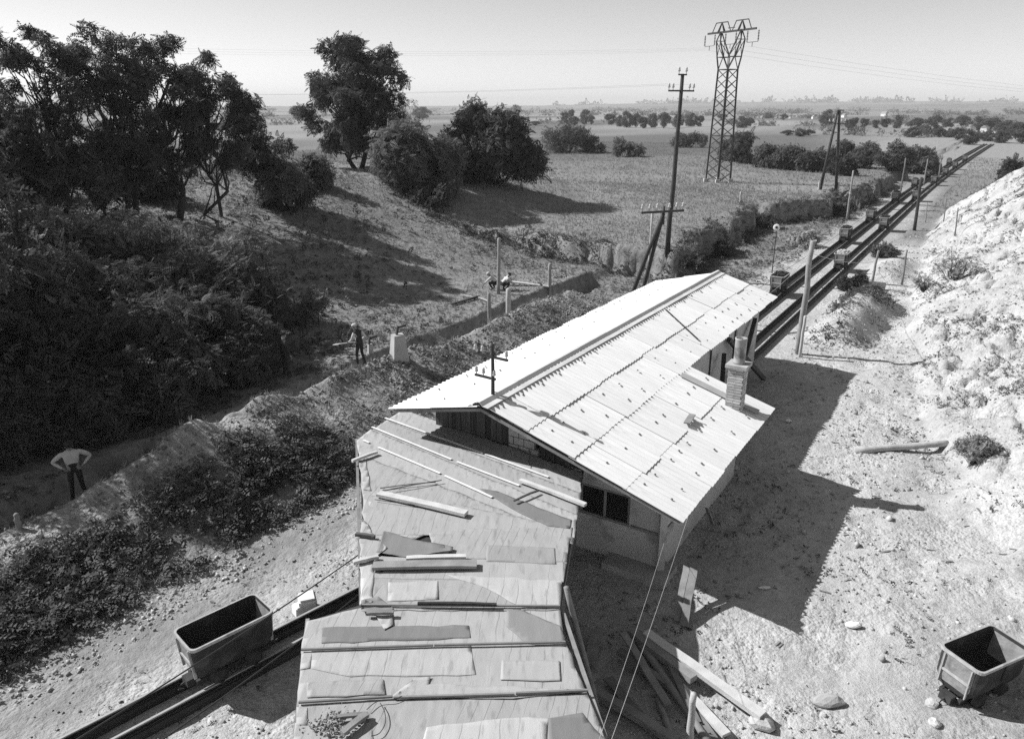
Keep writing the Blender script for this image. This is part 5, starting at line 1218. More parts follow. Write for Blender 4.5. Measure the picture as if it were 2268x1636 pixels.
STAND = dict(pelvis=(0, 0, .95), waist=(0, .01, 1.12), chest=(0, .0, 1.34), neck=(0, .01, 1.50), head=(0, .03, 1.60), crown=(0, .02, 1.70), nose=(0, .14, 1.59), sL=(-.19, 0, 1.42), eL=(-.24, -.02, 1.14), wL=(-.25, .08, .90), hL=(-.25, .11, .80), sR=(.19, 0, 1.42), eR=(.24, -.02, 1.14), wR=(.25, .08, .90), hR=(.25, .11, .80), pL=(-.1, 0, .90), kL=(-.12, .03, .50), aL=(-.13, -.02, .09), tL=(-.15, .14, .04), pR=(.1, 0, .90), kR=(.12, .03, .50), aR=(.13, -.02, .09), tR=(.15, .14, .04))
def pose(**k): d = dict(STAND); d.update(k); return d
HIPS = pose(sL=(-.2, 0, 1.42), eL=(-.45, -.10, 1.20), wL=(-.25, .02, 1.03), hL=(-.17, .07, 1.0), sR=(.2, 0, 1.42), eR=(.45, -.10, 1.20), wR=(.25, .02, 1.03), hR=(.17, .07, 1.0), aL=(-.16, -.02, .09), tL=(-.2, .14, .04), aR=(.16, -.02, .09), tR=(.22, .13, .04))
SHOV = pose(waist=(0, .03, 1.12), chest=(0, .08, 1.33), neck=(0, .14, 1.48), head=(0, .20, 1.56), crown=(0, .22, 1.66), nose=(0, .30, 1.51), sL=(-.19, .08, 1.40), eL=(-.26, .16, 1.12), wL=(-.14, .40, .98), hL=(-.11, .47, .96), sR=(.19, .06, 1.40), eR=(.30, -.06, 1.14), wR=(.16, .14, .95), hR=(.12, .2, .93), kL=(-.12, .08, .50), aL=(-.14, .04, .09), tL=(-.16, .2, .04), kR=(.13, .02, .5), aR=(.14, -.12, .09), tR=(.18, .03, .04))
BENT = pose(pelvis=(0, -.12, .88), waist=(0, -.02, 1.03), chest=(0, .22, 1.12), neck=(0, .38, 1.18), head=(0, .48, 1.20), crown=(0, .54, 1.28), nose=(0, .56, 1.11), sL=(-.19, .28, 1.12), eL=(-.22, .38, .85), wL=(-.14, .46, .64), hL=(-.12, .5, .55), sR=(.19, .28, 1.12), eR=(.22, .38, .85), wR=(.14, .46, .64), hR=(.12, .5, .55), pL=(-.1, -.12, .85), kL=(-.13, .02, .48), pR=(.1, -.12, .85), kR=(.13, .02, .48))
SQUAT = pose(pelvis=(0, -.22, .34), waist=(0, -.16, .48), chest=(0, .06, .66), neck=(0, .17, .76), head=(0, .24, .82), crown=(0, .28, .92), nose=(0, .34, .77), sL=(-.18, .08, .70), eL=(-.24, .26, .52), wL=(-.13, .42, .40), hL=(-.1, .48, .34), sR=(.18, .08, .70), eR=(.24, .26, .52), wR=(.13, .42, .40), hR=(.1, .48, .34), pL=(-.11, -.2, .33), kL=(-.2, .18, .46), aL=(-.16, -.04, .09), tL=(-.18, .12, .04), pR=(.11, -.2, .33), kR=(.2, .18, .46), aR=(.16, -.04, .09), tR=(.18, .12, .04))
def yaw_to(p, q): d = Vector(q) - Vector(p); return math.atan2(-d.x, d.y)
p1 = hit(800, 812); p1.z -= .02
person(p1, math.radians(62), SHOV, 'man in pale cap and dark waistcoat holding a shovel on the spoil ridge', M_FAB_D, M_FAB_D, M_FAB_W, sleeves=M_FAB_W)
# his shovel
yw = math.radians(62); fx = Vector((-math.sin(yw), math.cos(yw), 0)); rx = Vector((math.cos(yw), math.sin(yw), 0))
shp = p1 + rx * .12 + fx * .2 + Vector((0, 0, .93)); she = p1 - rx * .12 + fx * .95 + Vector((0, 0, .80)); sdd = (she - shp).normalized()
sh = empty('shovel', shp, 'long handled shovel held level by the man in the pale cap', 'shovel')
b = MB(shp); b.tube([shp - sdd * .35, shp + sdd * .4, she], [.018, .018, .016], 8); b.build('handle', M_PALEWOOD, sh, True)
b = MB(shp); q = sdd.cross(Vector((0, 0, 1))).normalized(); u_ = q.cross(sdd)
V = [she + q * .10, she - q * .10, she - q * .11 + sdd * .20, she + sdd * .30, she + q * .11 + sdd * .20]; b.add(V + [v - u_ * .008 for v in V], [(0, 1, 2, 3, 4), (9, 8, 7, 6, 5)] + [(i, 5 + i, 5 + (i + 1) % 5, (i + 1) % 5) for i in range(5)]); b.build('blade', M_RIM, sh)
p2 = W(8.7, -19.4); p2.z = tz(p2); person(p2, yaw_to(p2, (0, 0, 0)), HIPS, 'man in pale shirt standing with hands on hips in the shade', M_FAB_W, M_FAB_D)
p3 = W(17.6, -21.3); p3.z = tz(p3); person(p3, yaw_to(p3, W(30, -19)), STAND, 'worker in dark clothes standing behind the trench in the shade', M_FAB_D, M_FAB_D)
p4 = W(17.9, -19.6); p4.z = tz(p4); person(p4, yaw_to(p4, W(22, -30)), pose(), 'worker in grey shirt standing down in the trench', M_FAB_M, M_FAB_M)
p5 = W(10.9, -19.55); p5.z = tz(p5); person(p5, yaw_to(p5, W(4, -19.5)), BENT, 'bent worker with brimmed hat down in the trench', M_FAB_M, M_FAB_D, M_FAB_M, 'hat')
p6 = hit(1092, 641); person(p6, math.radians(70), SQUAT, 'crouching worker in white shirt left of the tall squared post', M_FAB_W, M_FAB_D, M_FAB_W)
p7 = hit(1119, 643); person(p7, math.radians(-60), SQUAT, 'crouching worker in pale shirt right of the tall squared post', M_FAB_W, M_FAB_D)

# ------------------------------------------------------------------ trees and bushes
def ppm(p): return K * FPX / (p.y * math.cos(PITCH) - (p.z - H) * math.sin(PITCH))   # photo px per metre there
def tree_px(bx, by, topy, wpx, label, name='tree', clusters=26, nleaf=5200, leaf=None, m=M_LEAFD, seed=1, group=None, base=None, **kw):
    b0 = base or hit(bx, by); h_ = above(b0, bx, topy).z - b0.z; w_ = wpx / ppm(b0)
    return tree(name, b0, h_, w_, clusters, nleaf, leaf or .34, m, label, 'tree', group, seed, **kw)
def bush_px(bx, by, topy, wpx, label, nl=2600, leaf=.4, m=M_LEAFM, seed=1, clusters=14, group=None, depth=1.0, name='bush', tmpl=None, base=None):
    b0 = base or hit(bx, by); h_ = above(b0, bx, topy).z - b0.z; w_ = wpx / ppm(b0)
    return bush(name, b0, (w_, w_ * depth, max(.3, h_)), nl, leaf, m, label, 'bush', group, seed, tmpl, clusters)
G1 = 'tall trees on the left'
# ragged locust trees at the left
tree_px(130, 470, 50, 215, 'leftmost tall ragged tree with forked pointed top', seed=11, clusters=46, nleaf=4000, group=G1, trunk_r=.2, cr=(.06, .13), stems=2, crown0=.2)
tree_px(290, 475, 62, 235, 'tall ragged tree with twin tops, second from the left edge', seed=12, clusters=52, nleaf=4800, group=G1, trunk_r=.22, cr=(.06, .13), stems=2, crown0=.2)
tree_px(395, 490, 80, 200, 'tall dark tree in the middle of the left group', seed=13, clusters=46, nleaf=4000, group=G1, trunk_r=.2, cr=(.07, .14), crown0=.26)
tree_px(492, 485, 95, 165, 'tall tree with a bare leaning twin trunk, right of the left group', seed=14, clusters=38, nleaf=4000, group=G1, trunk_r=.16, stems=2, cr=(.07, .14), crown0=.33)
tree_px(592, 455, 215, 140, 'shorter tree at the right end of the left group', seed=15, clusters=20, nleaf=3400, group=G1, trunk_r=.16, crown0=.3, cr=(.13, .22))
tree_px(25, 470, 225, 150, 'low tree cut by the left picture edge', seed=16, clusters=18, nleaf=3400, m=M_LEAFM, crown0=.15, cr=(.14, .24))
tree_px(235, 478, 300, 150, 'small pale tree in front of the tall left trees', seed=17, clusters=18, nleaf=2600, m=M_LEAFL, crown0=.2, trunk_r=.09, stems=2, cr=(.12, .2))
tree_px(100, 480, 280, 160, 'small pale tree in front of the leftmost tall tree', seed=18, clusters=18, nleaf=2600, m=M_LEAFL, crown0=.2, trunk_r=.09, cr=(.12, .2))
bush_px(640, 470, 330, 130, 'pale bush behind the drooping dead branch', seed=19, nl=1900, leaf=.5, m=M_LEAFL, clusters=12)
bush_px(700, 420, 340, 90, 'small pale bush below the round tree', seed=20, nl=1300, leaf=.5, m=M_LEAFL, clusters=10)
# drooping dead branch
bz = hit(600, 450); a0 = above(bz, 598, 408); b = MB(a0); b.tube([above(bz, x, y) for x, y in ((596, 410), (620, 403), (650, 408), (670, 425), (688, 455))], [.07, .06, .045, .03, .02], 6)
for x, y, x2, y2 in ((650, 408, 655, 440), (665, 418, 664, 450)): b.tube([above(bz, x, y), above(bz, (x + x2) / 2 + 4, (y + y2) / 2), above(bz, x2, y2)], [.03, .02, .012], 5)
tag(b.build('dead_branch', M_BARK, None, True, loc=a0), 'bare dead branch drooping at the right end of the left trees', 'branch')
# the round tree and the two big bushes
tree_px(790, 372, 78, 225, 'broad round dark tree standing alone against the sky', seed=21, clusters=60, nleaf=10500, trunk_r=.3, stems=2, crown0=.12, cr=(.075, .13), leaf=.46, envelope=([0, .2, .35, .6, .8, .92, 1.0], [.4, .72, .86, 1.0, .92, .66, .3]))
tree_px(905, 330, 200, 75, 'small dark tree tucked against the right side of the round tree', seed=22, clusters=12, nleaf=1800, crown0=.15)
bush_px(925, 420, 245, 175, 'large pale green bush in front of the dark bush', seed=23, nl=6800, leaf=.52, m=M_LEAFL, clusters=30)
bush_px(960, 455, 385, 110, 'low scrubby bush at the foot of the large pale bush', seed=24, nl=2200, leaf=.42, m=M_LEAFM, clusters=12)
bush_px(1085, 405, 240, 215, 'large dark dome shaped bush right of the pale bush', seed=25, nl=9000, leaf=.6, m=M_LEAFD, clusters=36)
tree_px(1045, 400, 218, 95, 'dark peaked tree rising out of the dome shaped bush', seed=26, clusters=16, nleaf=3000, crown0=.3, cr=(.18, .28))
G2 = 'bushes scattered on the field'
bush_px(1255, 337, 258, 120, 'grey bush with uneven top in the mid field', seed=27, nl=3600, leaf=.5, m=M_LEAFM, clusters=20, group=G2)
bush_px(1318, 338, 300, 45, 'small bush at the right foot of the uneven grey bush', seed=28, nl=700, leaf=.6, m=M_LEAFM, clusters=7, group=G2)
bush_px(1385, 346, 305, 80, 'pale low rounded bush in the mid field', seed=29, nl=1300, leaf=.6, m=M_LEAFL, clusters=10, group=G2)
bush_px(1525, 326, 282, 75, 'pale spreading bush behind the tall pole', seed=30, nl=2200, leaf=.5, m=M_LEAFM, clusters=12, group=G2)
tree_px(1645, 362, 290, 55, 'dark small tree just right of the pylon', seed=31, clusters=14, nleaf=1700, crown0=.05, leaf=.7, cr=(.2, .3))
for i, (bx, by, ty, w_, lab, mm) in enumerate(((1618, 355, 305, 50, 'dark bush seen through the pylon foot', M_LEAFM), (1705, 372, 318, 60, 'hedge bush left end of the mid hedge', M_LEAFM), (1750, 376, 312, 80, 'tallest hedge bush of the mid hedge left of the A-frame pole', M_LEAFM), (1800, 380, 325, 75, 'hedge bush right end before the A-frame pole', M_LEAFM), (1865, 388, 345, 48, 'darkest low bush at the foot of the A-frame pole', M_LEAFD), (1862, 370, 308, 60, 'bush rising behind the A-frame pole', M_LEAFM), (1915, 372, 305, 85, 'broad hedge bush right of the A-frame pole', M_LEAFM), (1975, 378, 312, 75, 'hedge bush behind the slim wire posts', M_LEAFM), (2028, 384, 310, 70, 'last hedge bush before the tracks', M_LEAFL))):
    bush_px(bx, by, ty, w_, lab, seed=40 + i, nl=2600, leaf=.5, m=mm, clusters=16, tmpl=SPRAY_B, group='mid hedge bushes')
bush_px(2176, 402, 345, 52, 'dark bush beside the top of the pale spoil tip', seed=55, nl=1500, leaf=.6, m=M_LEAFD, clusters=12, base=W(112, 1.0, .4))
# bushes on the tip and scarp
bush_px(2165, 1020, 962, 95, 'dry bush growing on the spoil slope right of the log', seed=56, nl=900, leaf=.13, m=M_DRY, clusters=18)
bush_px(2110, 615, 540, 115, 'thin grey bush high on the spoil slope', seed=57, nl=700, leaf=.16, m=M_DRY, clusters=18)
bush_px(2050, 640, 590, 60, 'low thin bush on the spoil slope', seed=58, nl=260, leaf=.15, m=M_DRY, clusters=12)
bush_px(1885, 640, 598, 60, 'dark weed clump over the culvert', seed=59, nl=900, leaf=.25, m=M_LEAFD, clusters=9)
bush_px(1960, 570, 530, 55, 'dark weed clump beside the culvert post', seed=60, nl=700, leaf=.25, m=M_LEAFM, clusters=8)
bush_px(1780, 545, 505, 70, 'pale whitish bush left of the tracks near the signal', seed=61, nl=1500, leaf=.2, m=mat('silvery_leaves', .36, .8, .2, 2, 0, island=.2), clusters=12)
# the dark thicket on the left slope
G3 = 'shrubs of the shaded thicket'
th = [((60, 640), 420, 270), ((190, 660), 440, 290), ((330, 660), 450, 280), ((470, 680), 470, 260), ((70, 760), 520, 300), ((230, 770), 560, 320), ((400, 770), 560, 320), ((540, 740), 560, 200),
      ((60, 880), 640, 320), ((210, 890), 680, 330), ((370, 870), 660, 340), ((500, 820), 650, 240), ((130, 960), 780, 300), ((300, 920), 770, 250), ((690, 715), 625, 70), ((20, 1000), 800, 200)]
labs = ['upper left corner of the thicket, pale topped shrub', 'pale feathery shrub under the small pale tree', 'feathery shrub below the middle tall tree', 'bright feathery shrub at the right shoulder of the thicket', 'leafy shrub at the left edge, middle height of the thicket', 'leafy shrub in the middle of the thicket, upper', 'leafy shrub in the middle of the thicket, right of centre', 'shrub at the right rim of the thicket', 'low left shrub of the thicket at the picture edge', 'dark shrub low in the thicket, left of centre', 'dark shrub low in the thicket with bright twig ends', 'dark shrub at the lower right rim of the thicket', 'dark shrub above the man with hands on hips', 'dark shrub above the trench at the lower thicket', 'small lone sapling lit by the sun in the dark slope', 'dark shrub at the left edge beside the man']
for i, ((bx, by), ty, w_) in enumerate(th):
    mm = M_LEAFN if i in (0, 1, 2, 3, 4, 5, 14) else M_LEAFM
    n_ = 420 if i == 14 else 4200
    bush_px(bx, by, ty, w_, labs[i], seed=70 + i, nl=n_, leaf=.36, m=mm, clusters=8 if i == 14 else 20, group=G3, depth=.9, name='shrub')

# more of the wood behind the tall trees, and trees beyond the left picture edge that shade the trench
for i, (bx, by, ty, w_, lab) in enumerate(((60, 445, 330, 150, 'background bush between the trunks, far left'), (330, 440, 370, 130, 'background bush behind the middle trunks'))):
    bush_px(bx, by, ty, w_, lab, seed=130 + i, nl=1700, leaf=.5, m=M_LEAFM if i % 2 else M_LEAFL, clusters=14, group='background bushes of the left wood')
for i, (x, y, h_, w_) in enumerate(((-17.6, 19.6, 8.2, 6.0), (-19.8, 24.5, 8.0, 6.0), (-26.5, 32.0, 11.0, 7.5))):
    p = Vector((x, y, 0)); p.z = tz(p); tree('tree', p, h_, w_, 22, 2600, .5, M_LEAFD, ORD[i] + ' tree just beyond the left picture edge, shading the trench', 'tree', 'trees beyond the left edge', 140 + i, .16, 1, None, .25, cr=(.15, .25))
for i, (bx, by, ty, w_) in enumerate(((1530, 598, 568, 60), (1600, 560, 522, 70), (1690, 505, 465, 60), (1850, 478, 448, 45))):
    bush_px(bx, by, ty, w_, ORD[i] + ' dark briar bush along the field scarp, counted from the A-shaped pole', seed=160 + i, nl=900, leaf=.26, m=M_LEAFM, clusters=12, group='briars on the scarp', tmpl=SPRAY_B)
# far trees: a few shared kinds
def far_kind(seed, slim, nleaf=2600):
    o = tree('far_tree', (0, 0, -500), 10, 6 if slim else 9, 18, nleaf, .75, M_LEAFM, 'x', 'tree', 'far trees', seed, .25, 1, SPRAY_B, .10, cr=(.15, .25)); return o
kinds = [far_kind(101, False), far_kind(102, True), far_kind(103, False, 3000)]
FT = [(1142, 252, 233, 24, 0), (1128, 250, 238, 14, 1), (1252, 272, 246, 16, 1), (1264, 270, 240, 12, 1), (1295, 274, 244, 26, 0), (1310, 276, 256, 14, 2), (1272, 278, 258, 20, 2), (1186, 278, 268, 22, 2),
      (1352, 276, 250, 22, 1), (1372, 280, 256, 18, 0), (1388, 282, 248, 26, 0), (1408, 282, 252, 24, 2), (1424, 284, 256, 20, 1), (1446, 282, 252, 24, 0), (1470, 284, 250, 28, 2), (1500, 282, 254, 24, 0), (1530, 280, 252, 26, 0), (1548, 280, 254, 18, 1),
      (1642, 283, 258, 30, 0), (1660, 280, 262, 22, 2), (1745, 300, 288, 26, 2), (1772, 302, 286, 24, 0), (1790, 300, 287, 22, 2), (1830, 276, 244, 28, 0), (1880, 285, 262, 18, 1), (1890, 284, 258, 14, 1), (1912, 282, 260, 16, 1), (1938, 284, 264, 14, 1), (1960, 282, 260, 18, 1), (1985, 284, 256, 20, 0),
      (2018, 304, 282, 30, 0), (2030, 290, 262, 36, 2), (2058, 296, 266, 36, 0), (2080, 304, 284, 26, 2), (2102, 304, 288, 24, 0), (2122, 310, 284, 40, 2), (2145, 320, 288, 34, 0), (2070, 280, 256, 30, 2), (2100, 282, 262, 26, 0), (2130, 280, 256, 30, 2), (2165, 288, 260, 34, 0), (2195, 290, 262, 40, 2), (2225, 300, 268, 40, 0), (2250, 308, 272, 44, 2), (2215, 316, 290, 36, 0), (2262, 318, 286, 40, 2), (2185, 312, 292, 30, 0), (1700, 262, 250, 16, 0), (1735, 266, 252, 16, 2), (1600, 268, 252, 22, 2), (935, 262, 238, 40, 0), (660, 268, 236, 40, 2), (685, 270, 244, 34, 0)]
FROW = [(0, 8, 'of the scattered far trees left of the tall pole'), (8, 18, 'of the far tree row behind the tall pole'), (18, 30, 'of the hazy trees behind the pylon and A-frame pole'), (30, 37, 'of the dark far trees above the end of the tracks'), (37, 47, 'of the far village trees at the right edge'), (47, 50, 'of the tiny trees before the hills'), (50, 53, 'of the hazy trees behind the round tree')]
def ftlab(i):
    for a, c, w in FROW:
        if a <= i < c: r = sorted(range(a, c), key=lambda k: FT[k][0]).index(i); return ORD[r] + ' from the left ' + w
for i, (x, by, ty, w_, kd) in enumerate(FT):
    b0 = hit(x, by, 1400); c = copy_tree(kinds[kd]); h_ = above(b0, x, ty).z - b0.z; ww = w_ / ppm(b0)
    c.location = b0; k0 = 6 if kd == 1 else 9; c.scale = (ww / k0, ww / k0, h_ / 10); c.rotation_euler = (0, 0, i * 1.7)
    c['label'] = ftlab(i); c['group'] = 'far trees'
for k_ in kinds:
    for ch_ in list(k_.children): bpy.data.objects.remove(ch_)
    bpy.data.objects.remove(k_)
# far hedges and woods that read as one mass
rng = np.random.default_rng(77); P = []; S_ = []
def hedge(az0, az1, r0, r1, n_, s0, s1):
    a = np.radians(rng.uniform(az0, az1, n_)); u = (a - np.radians(az0)) / np.radians(az1 - az0); r = r0 + (r1 - r0) * u + rng.normal(size=n_) * 4 + r0 * .25 * (fbm(a * 9 + r0, a * 0, 6) - .5)
    keep = fbm(a * 60 + r0, a * 0, 5) > .53; a = a[keep]; r = r[keep]
    s_ = rng.uniform(s0, s1, len(a)); x = r * np.sin(a); y = r * np.cos(a)
    z = terrain(x * SA + y * CA, x * CA - y * SA)
    P.append(np.stack([x, y, z + s_ * .4], -1)); S_.append(s_)
for q in ((-34, 5, 420, 520, 240, 2, 5), (-34, 20, 900, 1000, 420, 3, 8), (6, 34, 520, 430, 260, 2, 4.5), (8, 34, 700, 800, 300, 3, 6), (-30, 34, 1500, 1400, 650, 4, 10), (5, 34, 1050, 1150, 380, 3, 8), (-34, 34, 2200, 2100, 900, 6, 13), (20, 34, 330, 300, 150, 2, 4.5)): hedge(*q)
P = np.concatenate(P); S_ = np.concatenate(S_); P = np.repeat(P, 14, 0); S_ = np.repeat(S_, 14); P = P + rng.normal(size=P.shape) * (S_ * .38)[:, None] * np.array([1, 1, .55]); V = scatter(SPRAY_B, P, rng.normal(size=(len(P), 3)) + np.array([0, 0, 1.]), S_ * .32, rng)
tag(link('far_woods', quads_mesh('far_woods', V, M_LEAFM, 3)), 'far hedgerows and woods across the hazy plain', 'woods', kind='stuff')
# woods along the hill crest
n_ = 1400; a = np.radians(rng.uniform(3, 34, n_)); keep = fbm(a * 40, a * 0, 8) > .45; a = a[keep]; r = 4150 + rng.normal(size=len(a)) * 60
hz = np.interp(np.degrees(a), [-60, -20, 0, 5, 12, 20, 35, 60], [14, 14, 16, 22, 33, 36, 34, 20]) * .98
P = np.stack([r * np.sin(a), r * np.cos(a), hz], -1); V = scatter(SPRAY_B * 1.2, P, rng.normal(size=(len(P), 3)) + np.array([0, 0, 1.]), rng.uniform(10, 22, len(P)), rng)
tag(link('hill_woods', quads_mesh('hill_woods', V, M_LEAFM, 3)), 'dark woods along the crest of the far hills', 'woods', kind='stuff')

# far village houses
HS = [(1749, 258, 9), (1783, 260, 8), (1802, 259, 10), (1869, 256, 10), (1958, 253, 12), (2072, 279, 9), (2103, 286, 11), (2134, 290, 12), (2150, 289, 16), (2180, 288, 18), (2198, 292, 16), (1690, 256, 8), (1660, 258, 7), (1720, 257, 7), (2120, 292, 8)]
HS.sort()
for i, (x, y, w_) in enumerate(HS):
    b0 = hit(x, y + 4, 1500); k = ppm(b0); wm_ = w_ / k; o = empty('house', b0, ORD[i] + ' tiny white house from the left in the far village', 'house', 'far village houses', .3 * i)
    b = MB(); b.box((0, 0, wm_ * .25 - .5), (wm_, wm_ * .7, wm_ * .5 + 1)); b.build('wall', M_WHITEWALL, o)
    b = MB(); h0 = wm_ * .5; b.add([(-wm_ * .54, -wm_ * .4, h0), (wm_ * .54, -wm_ * .4, h0), (wm_ * .54, wm_ * .4, h0), (-wm_ * .54, wm_ * .4, h0), (-wm_ * .54, 0, h0 + wm_ * .32), (wm_ * .54, 0, h0 + wm_ * .32)], [(0, 1, 5, 4), (3, 4, 5, 2), (0, 4, 3), (1, 2, 5), (0, 3, 2, 1)]); b.build('roof', M_ROOFT, o)
    for q in (-.25, .25):
        b = MB(); b.box((q * wm_, -wm_ * .352, wm_ * .28), (wm_ * .14, wm_ * .02, wm_ * .18)); b.build('window', M_GLASS, o)

# ------------------------------------------------------------------ ground cover
def cover(name, s0, s1, t0, t1, n_, size, tm, m, label, dens, seed, up=1.0, cat='weeds', lift=.5):
    kk_ = 4 if tm is BLADE else 3
    rng = np.random.default_rng(seed); s = rng.uniform(s0, s1, n_); t = rng.uniform(t0, t1, n_); k = rng.random(n_) < dens(s, t); s = s[k]; t = t[k]
    sz = rng.uniform(size[0], size[1], len(s)); z = terrain(s, t) + sz * lift * rng.random(len(s))
    P = np.stack([s * SA + t * CA, s * CA - t * SA, z], -1); Z = rng.normal(size=(len(s), 3)) * .6 + np.array([0, 0, up])
    c = P.mean(0); V = scatter(tm, P, Z, sz, rng) - c
    o = link(name, quads_mesh(name, V, m, kk_), None, Vector(c)); return tag(o, label, cat, kind='stuff')
BLADE = []
for k in range(5):
    a = k * 1.257; x, y = math.cos(a), math.sin(a); w_ = .07
    BLADE += [(x * .05 - y * w_, y * .05 + x * w_, 0), (x * .05 + y * w_, y * .05 - x * w_, 0), (x * .35 + y * .02, y * .35 - x * .02, .8), (x * .42 - y * .02, y * .42 + x * .02, 1.0)]
BLADE = np.array(BLADE)
# weeds over the near flank of the spoil ridge
def d_flank(s, t): return sm(-13.6, -14.4, t) * sm(-16.9, -15.6, t + .3 * sm(4, 9, s) + 1.2 * (fbm(s * .5, t * .2, 90) - .5)) * np.clip((fbm(s * 1.1, t * 1.1, 91, 5) - .33) * 6, 0, 1) * (1 - .75 * sm(12.5, 15, s))
cover('weeds', 1, 14.5, -18, -13.4, 32000, (.05, .26), SPRAY_B, M_WEED, 'dark leafy weeds over the near flank of the spoil ridge', d_flank, 1, lift=1.2)
def d_flank2(s, t): return sm(-12.5, -13.5, t) * sm(-18.3, -17.2, t) * np.clip((fbm(s * .9, t * .9, 92) - .38) * 4, 0, 1)
cover('weeds', 13, 36, -18.3, -12, 26000, (.05, .15), SPRAY_B, M_WEED, 'low weeds over the spoil ridge behind the house', d_flank2, 2, lift=.9)
cover('dry_weeds', 1, 36, -18.4, -13.4, 9000, (.06, .2), BLADE, M_DRY, 'dry grass tufts over the spoil ridge', lambda s, t: np.clip((fbm(s * 1.2, t * 1.2, 191, 4) - .45) * 5, 0, 1), 12, lift=.2, cat='grass')
cover('path_weeds', 0, 14, -14.4, -9.5, 3500, (.03, .1), SPRAY_B, M_WEED, 'small weeds along the trodden path and near track', lambda s, t: np.clip((fbm(s * .9, t * .9, 192, 4) - .55) * 6, 0, 1), 13, lift=.4)
cover('trench_side_weeds', 3, 27, -24, -18.6, 9000, (.06, .24), SPRAY_B, M_LEAFM, 'weeds beside the trench under the thicket', lambda s, t: np.clip((fbm(s * .9, t * .9, 193, 4) - .40) * 5, 0, 1) * (.25 + .75 * sm(-19.9, -20.6, t)), 15, lift=.8)
# bank of weeds along the scarp
def d_scarp(s, t): m = scarp_mask(s, t); f_ = np.maximum(scarp_mask(s, t - 1.1), scarp_mask(s + 1.1, t)) * (1 - m); l_ = m * (1 - np.minimum(scarp_mask(s, t + .7), scarp_mask(s - .7, t))); return np.clip(2.2 * m * (1 - m) + .9 * f_ + .8 * l_ + .12 * (1 - m) * sm(36, 40, s), 0, 1) * np.clip((fbm(s * .5, t * .5, 93) - .30) * 4, 0, 1)
cover('scarp_weeds', 34, 96, -38, -11.2, 110000, (.10, .38), SPRAY_B, M_WEED, 'dark weeds and briars along the field scarp', d_scarp, 3, lift=1.0)
# grass of the field and the slope
def d_field(s, t): return np.where(sand_at(s, t) > .3, 0.0, 1.0) * (.35 + .65 * sm(.4, .6, fbm(s * .15, t * .15, 94)))
def sand_at(s, t): return sm(-12.6, -11.2, t) * sm(97, 86, s) * (1 - scarp_mask(s, t)) + sm(-13.2, -12.4, t) * sm(36, 30, s) + sm(-18.4, -18.2, t) * sm(-12, -14, t) * sm(36, 34, s)
cover('field_grass', 22, 80, -62, -12, 52000, (.08, .22), BLADE, M_GRASS, 'rough grass of the field and slopes, nearer part', d_field, 4, lift=0, cat='grass')
cover('field_grass', 60, 190, -120, -11, 60000, (.12, .35), BLADE, M_GRASS, 'rough grass of the wide field, farther part', d_field, 5, lift=0, cat='grass')
cover('slope_undergrowth', 3, 50, -92, -20.2, 42000, (.15, .45), SPRAY_B, M_LEAFM, 'undergrowth on the shaded slope below the trees, part of it added to deepen the shade', lambda s, t: np.clip((fbm(s * .3, t * .3, 95) - .3) * 3, 0, 1) * sm(-20.2, -21.6, t) * sm(50, 40, s) * (1 - (.93 - .5 * sm(-25, -30, t) * sm(40, 34, s)) * sm(22, 30, s) * sm(-46, -38, t)), 6, lift=1.0)  # real cover, with dark leaves added mid-slope standing in for tree shadow
cover('verge_grass', 88, 190, -5.5, 45, 22000, (.12, .35), BLADE, M_GRASS, 'rough grass right of the far tracks', lambda s, t: .3 + .7 * sm(.4, .6, fbm(s * .15, t * .15, 94)), 14, lift=0, cat='grass')
# tufts on the tip and the yard
def d_tip(s, t): return np.clip((fbm(s * .8, t * .8, 96, 5) - .54) * 9, 0, 1) * (.18 + .82 * sm(.05, .5, bank_height(s, t)) + .5 * sm(33, 36, s) * sm(45, 43, s) * sm(1.8, .5, np.abs(t + 4.9)))
cover('tip_weeds', 6, 95, -6.2, 4.2, 120000, (.04, .15), SPRAY_B, mat('tip_weed_leaves', .075, .8, .4, .8, 0, island=.4, trans=.15), 'sparse weeds in patches over the pale spoil tip', d_tip, 7, lift=.6)
def d_hump(s, t): return sm(33.5, 35.5, s) * sm(45.5, 43, s) * sm(1.7, .6, np.abs(t + 4.9)) * np.clip((fbm(s * .7, t * .7, 97) - .42) * 6, 0, 1)
cover('hump_weeds', 33, 46, -6.8, -3, 7000, (.08, .25), SPRAY_B, M_WEED, 'weeds over the hump right of the tracks', d_hump, 8, lift=1.0)
cover('edge_weeds', 40, 110, -13.2, -10.6, 9000, (.08, .25), SPRAY_B, M_WEED, 'weeds along the left edge of the tracks', lambda s, t: np.clip((fbm(s * .6, t * .6, 98) - .42) * 5, 0, 1) * sm(-10.6, -11.4, t), 9, lift=.8)
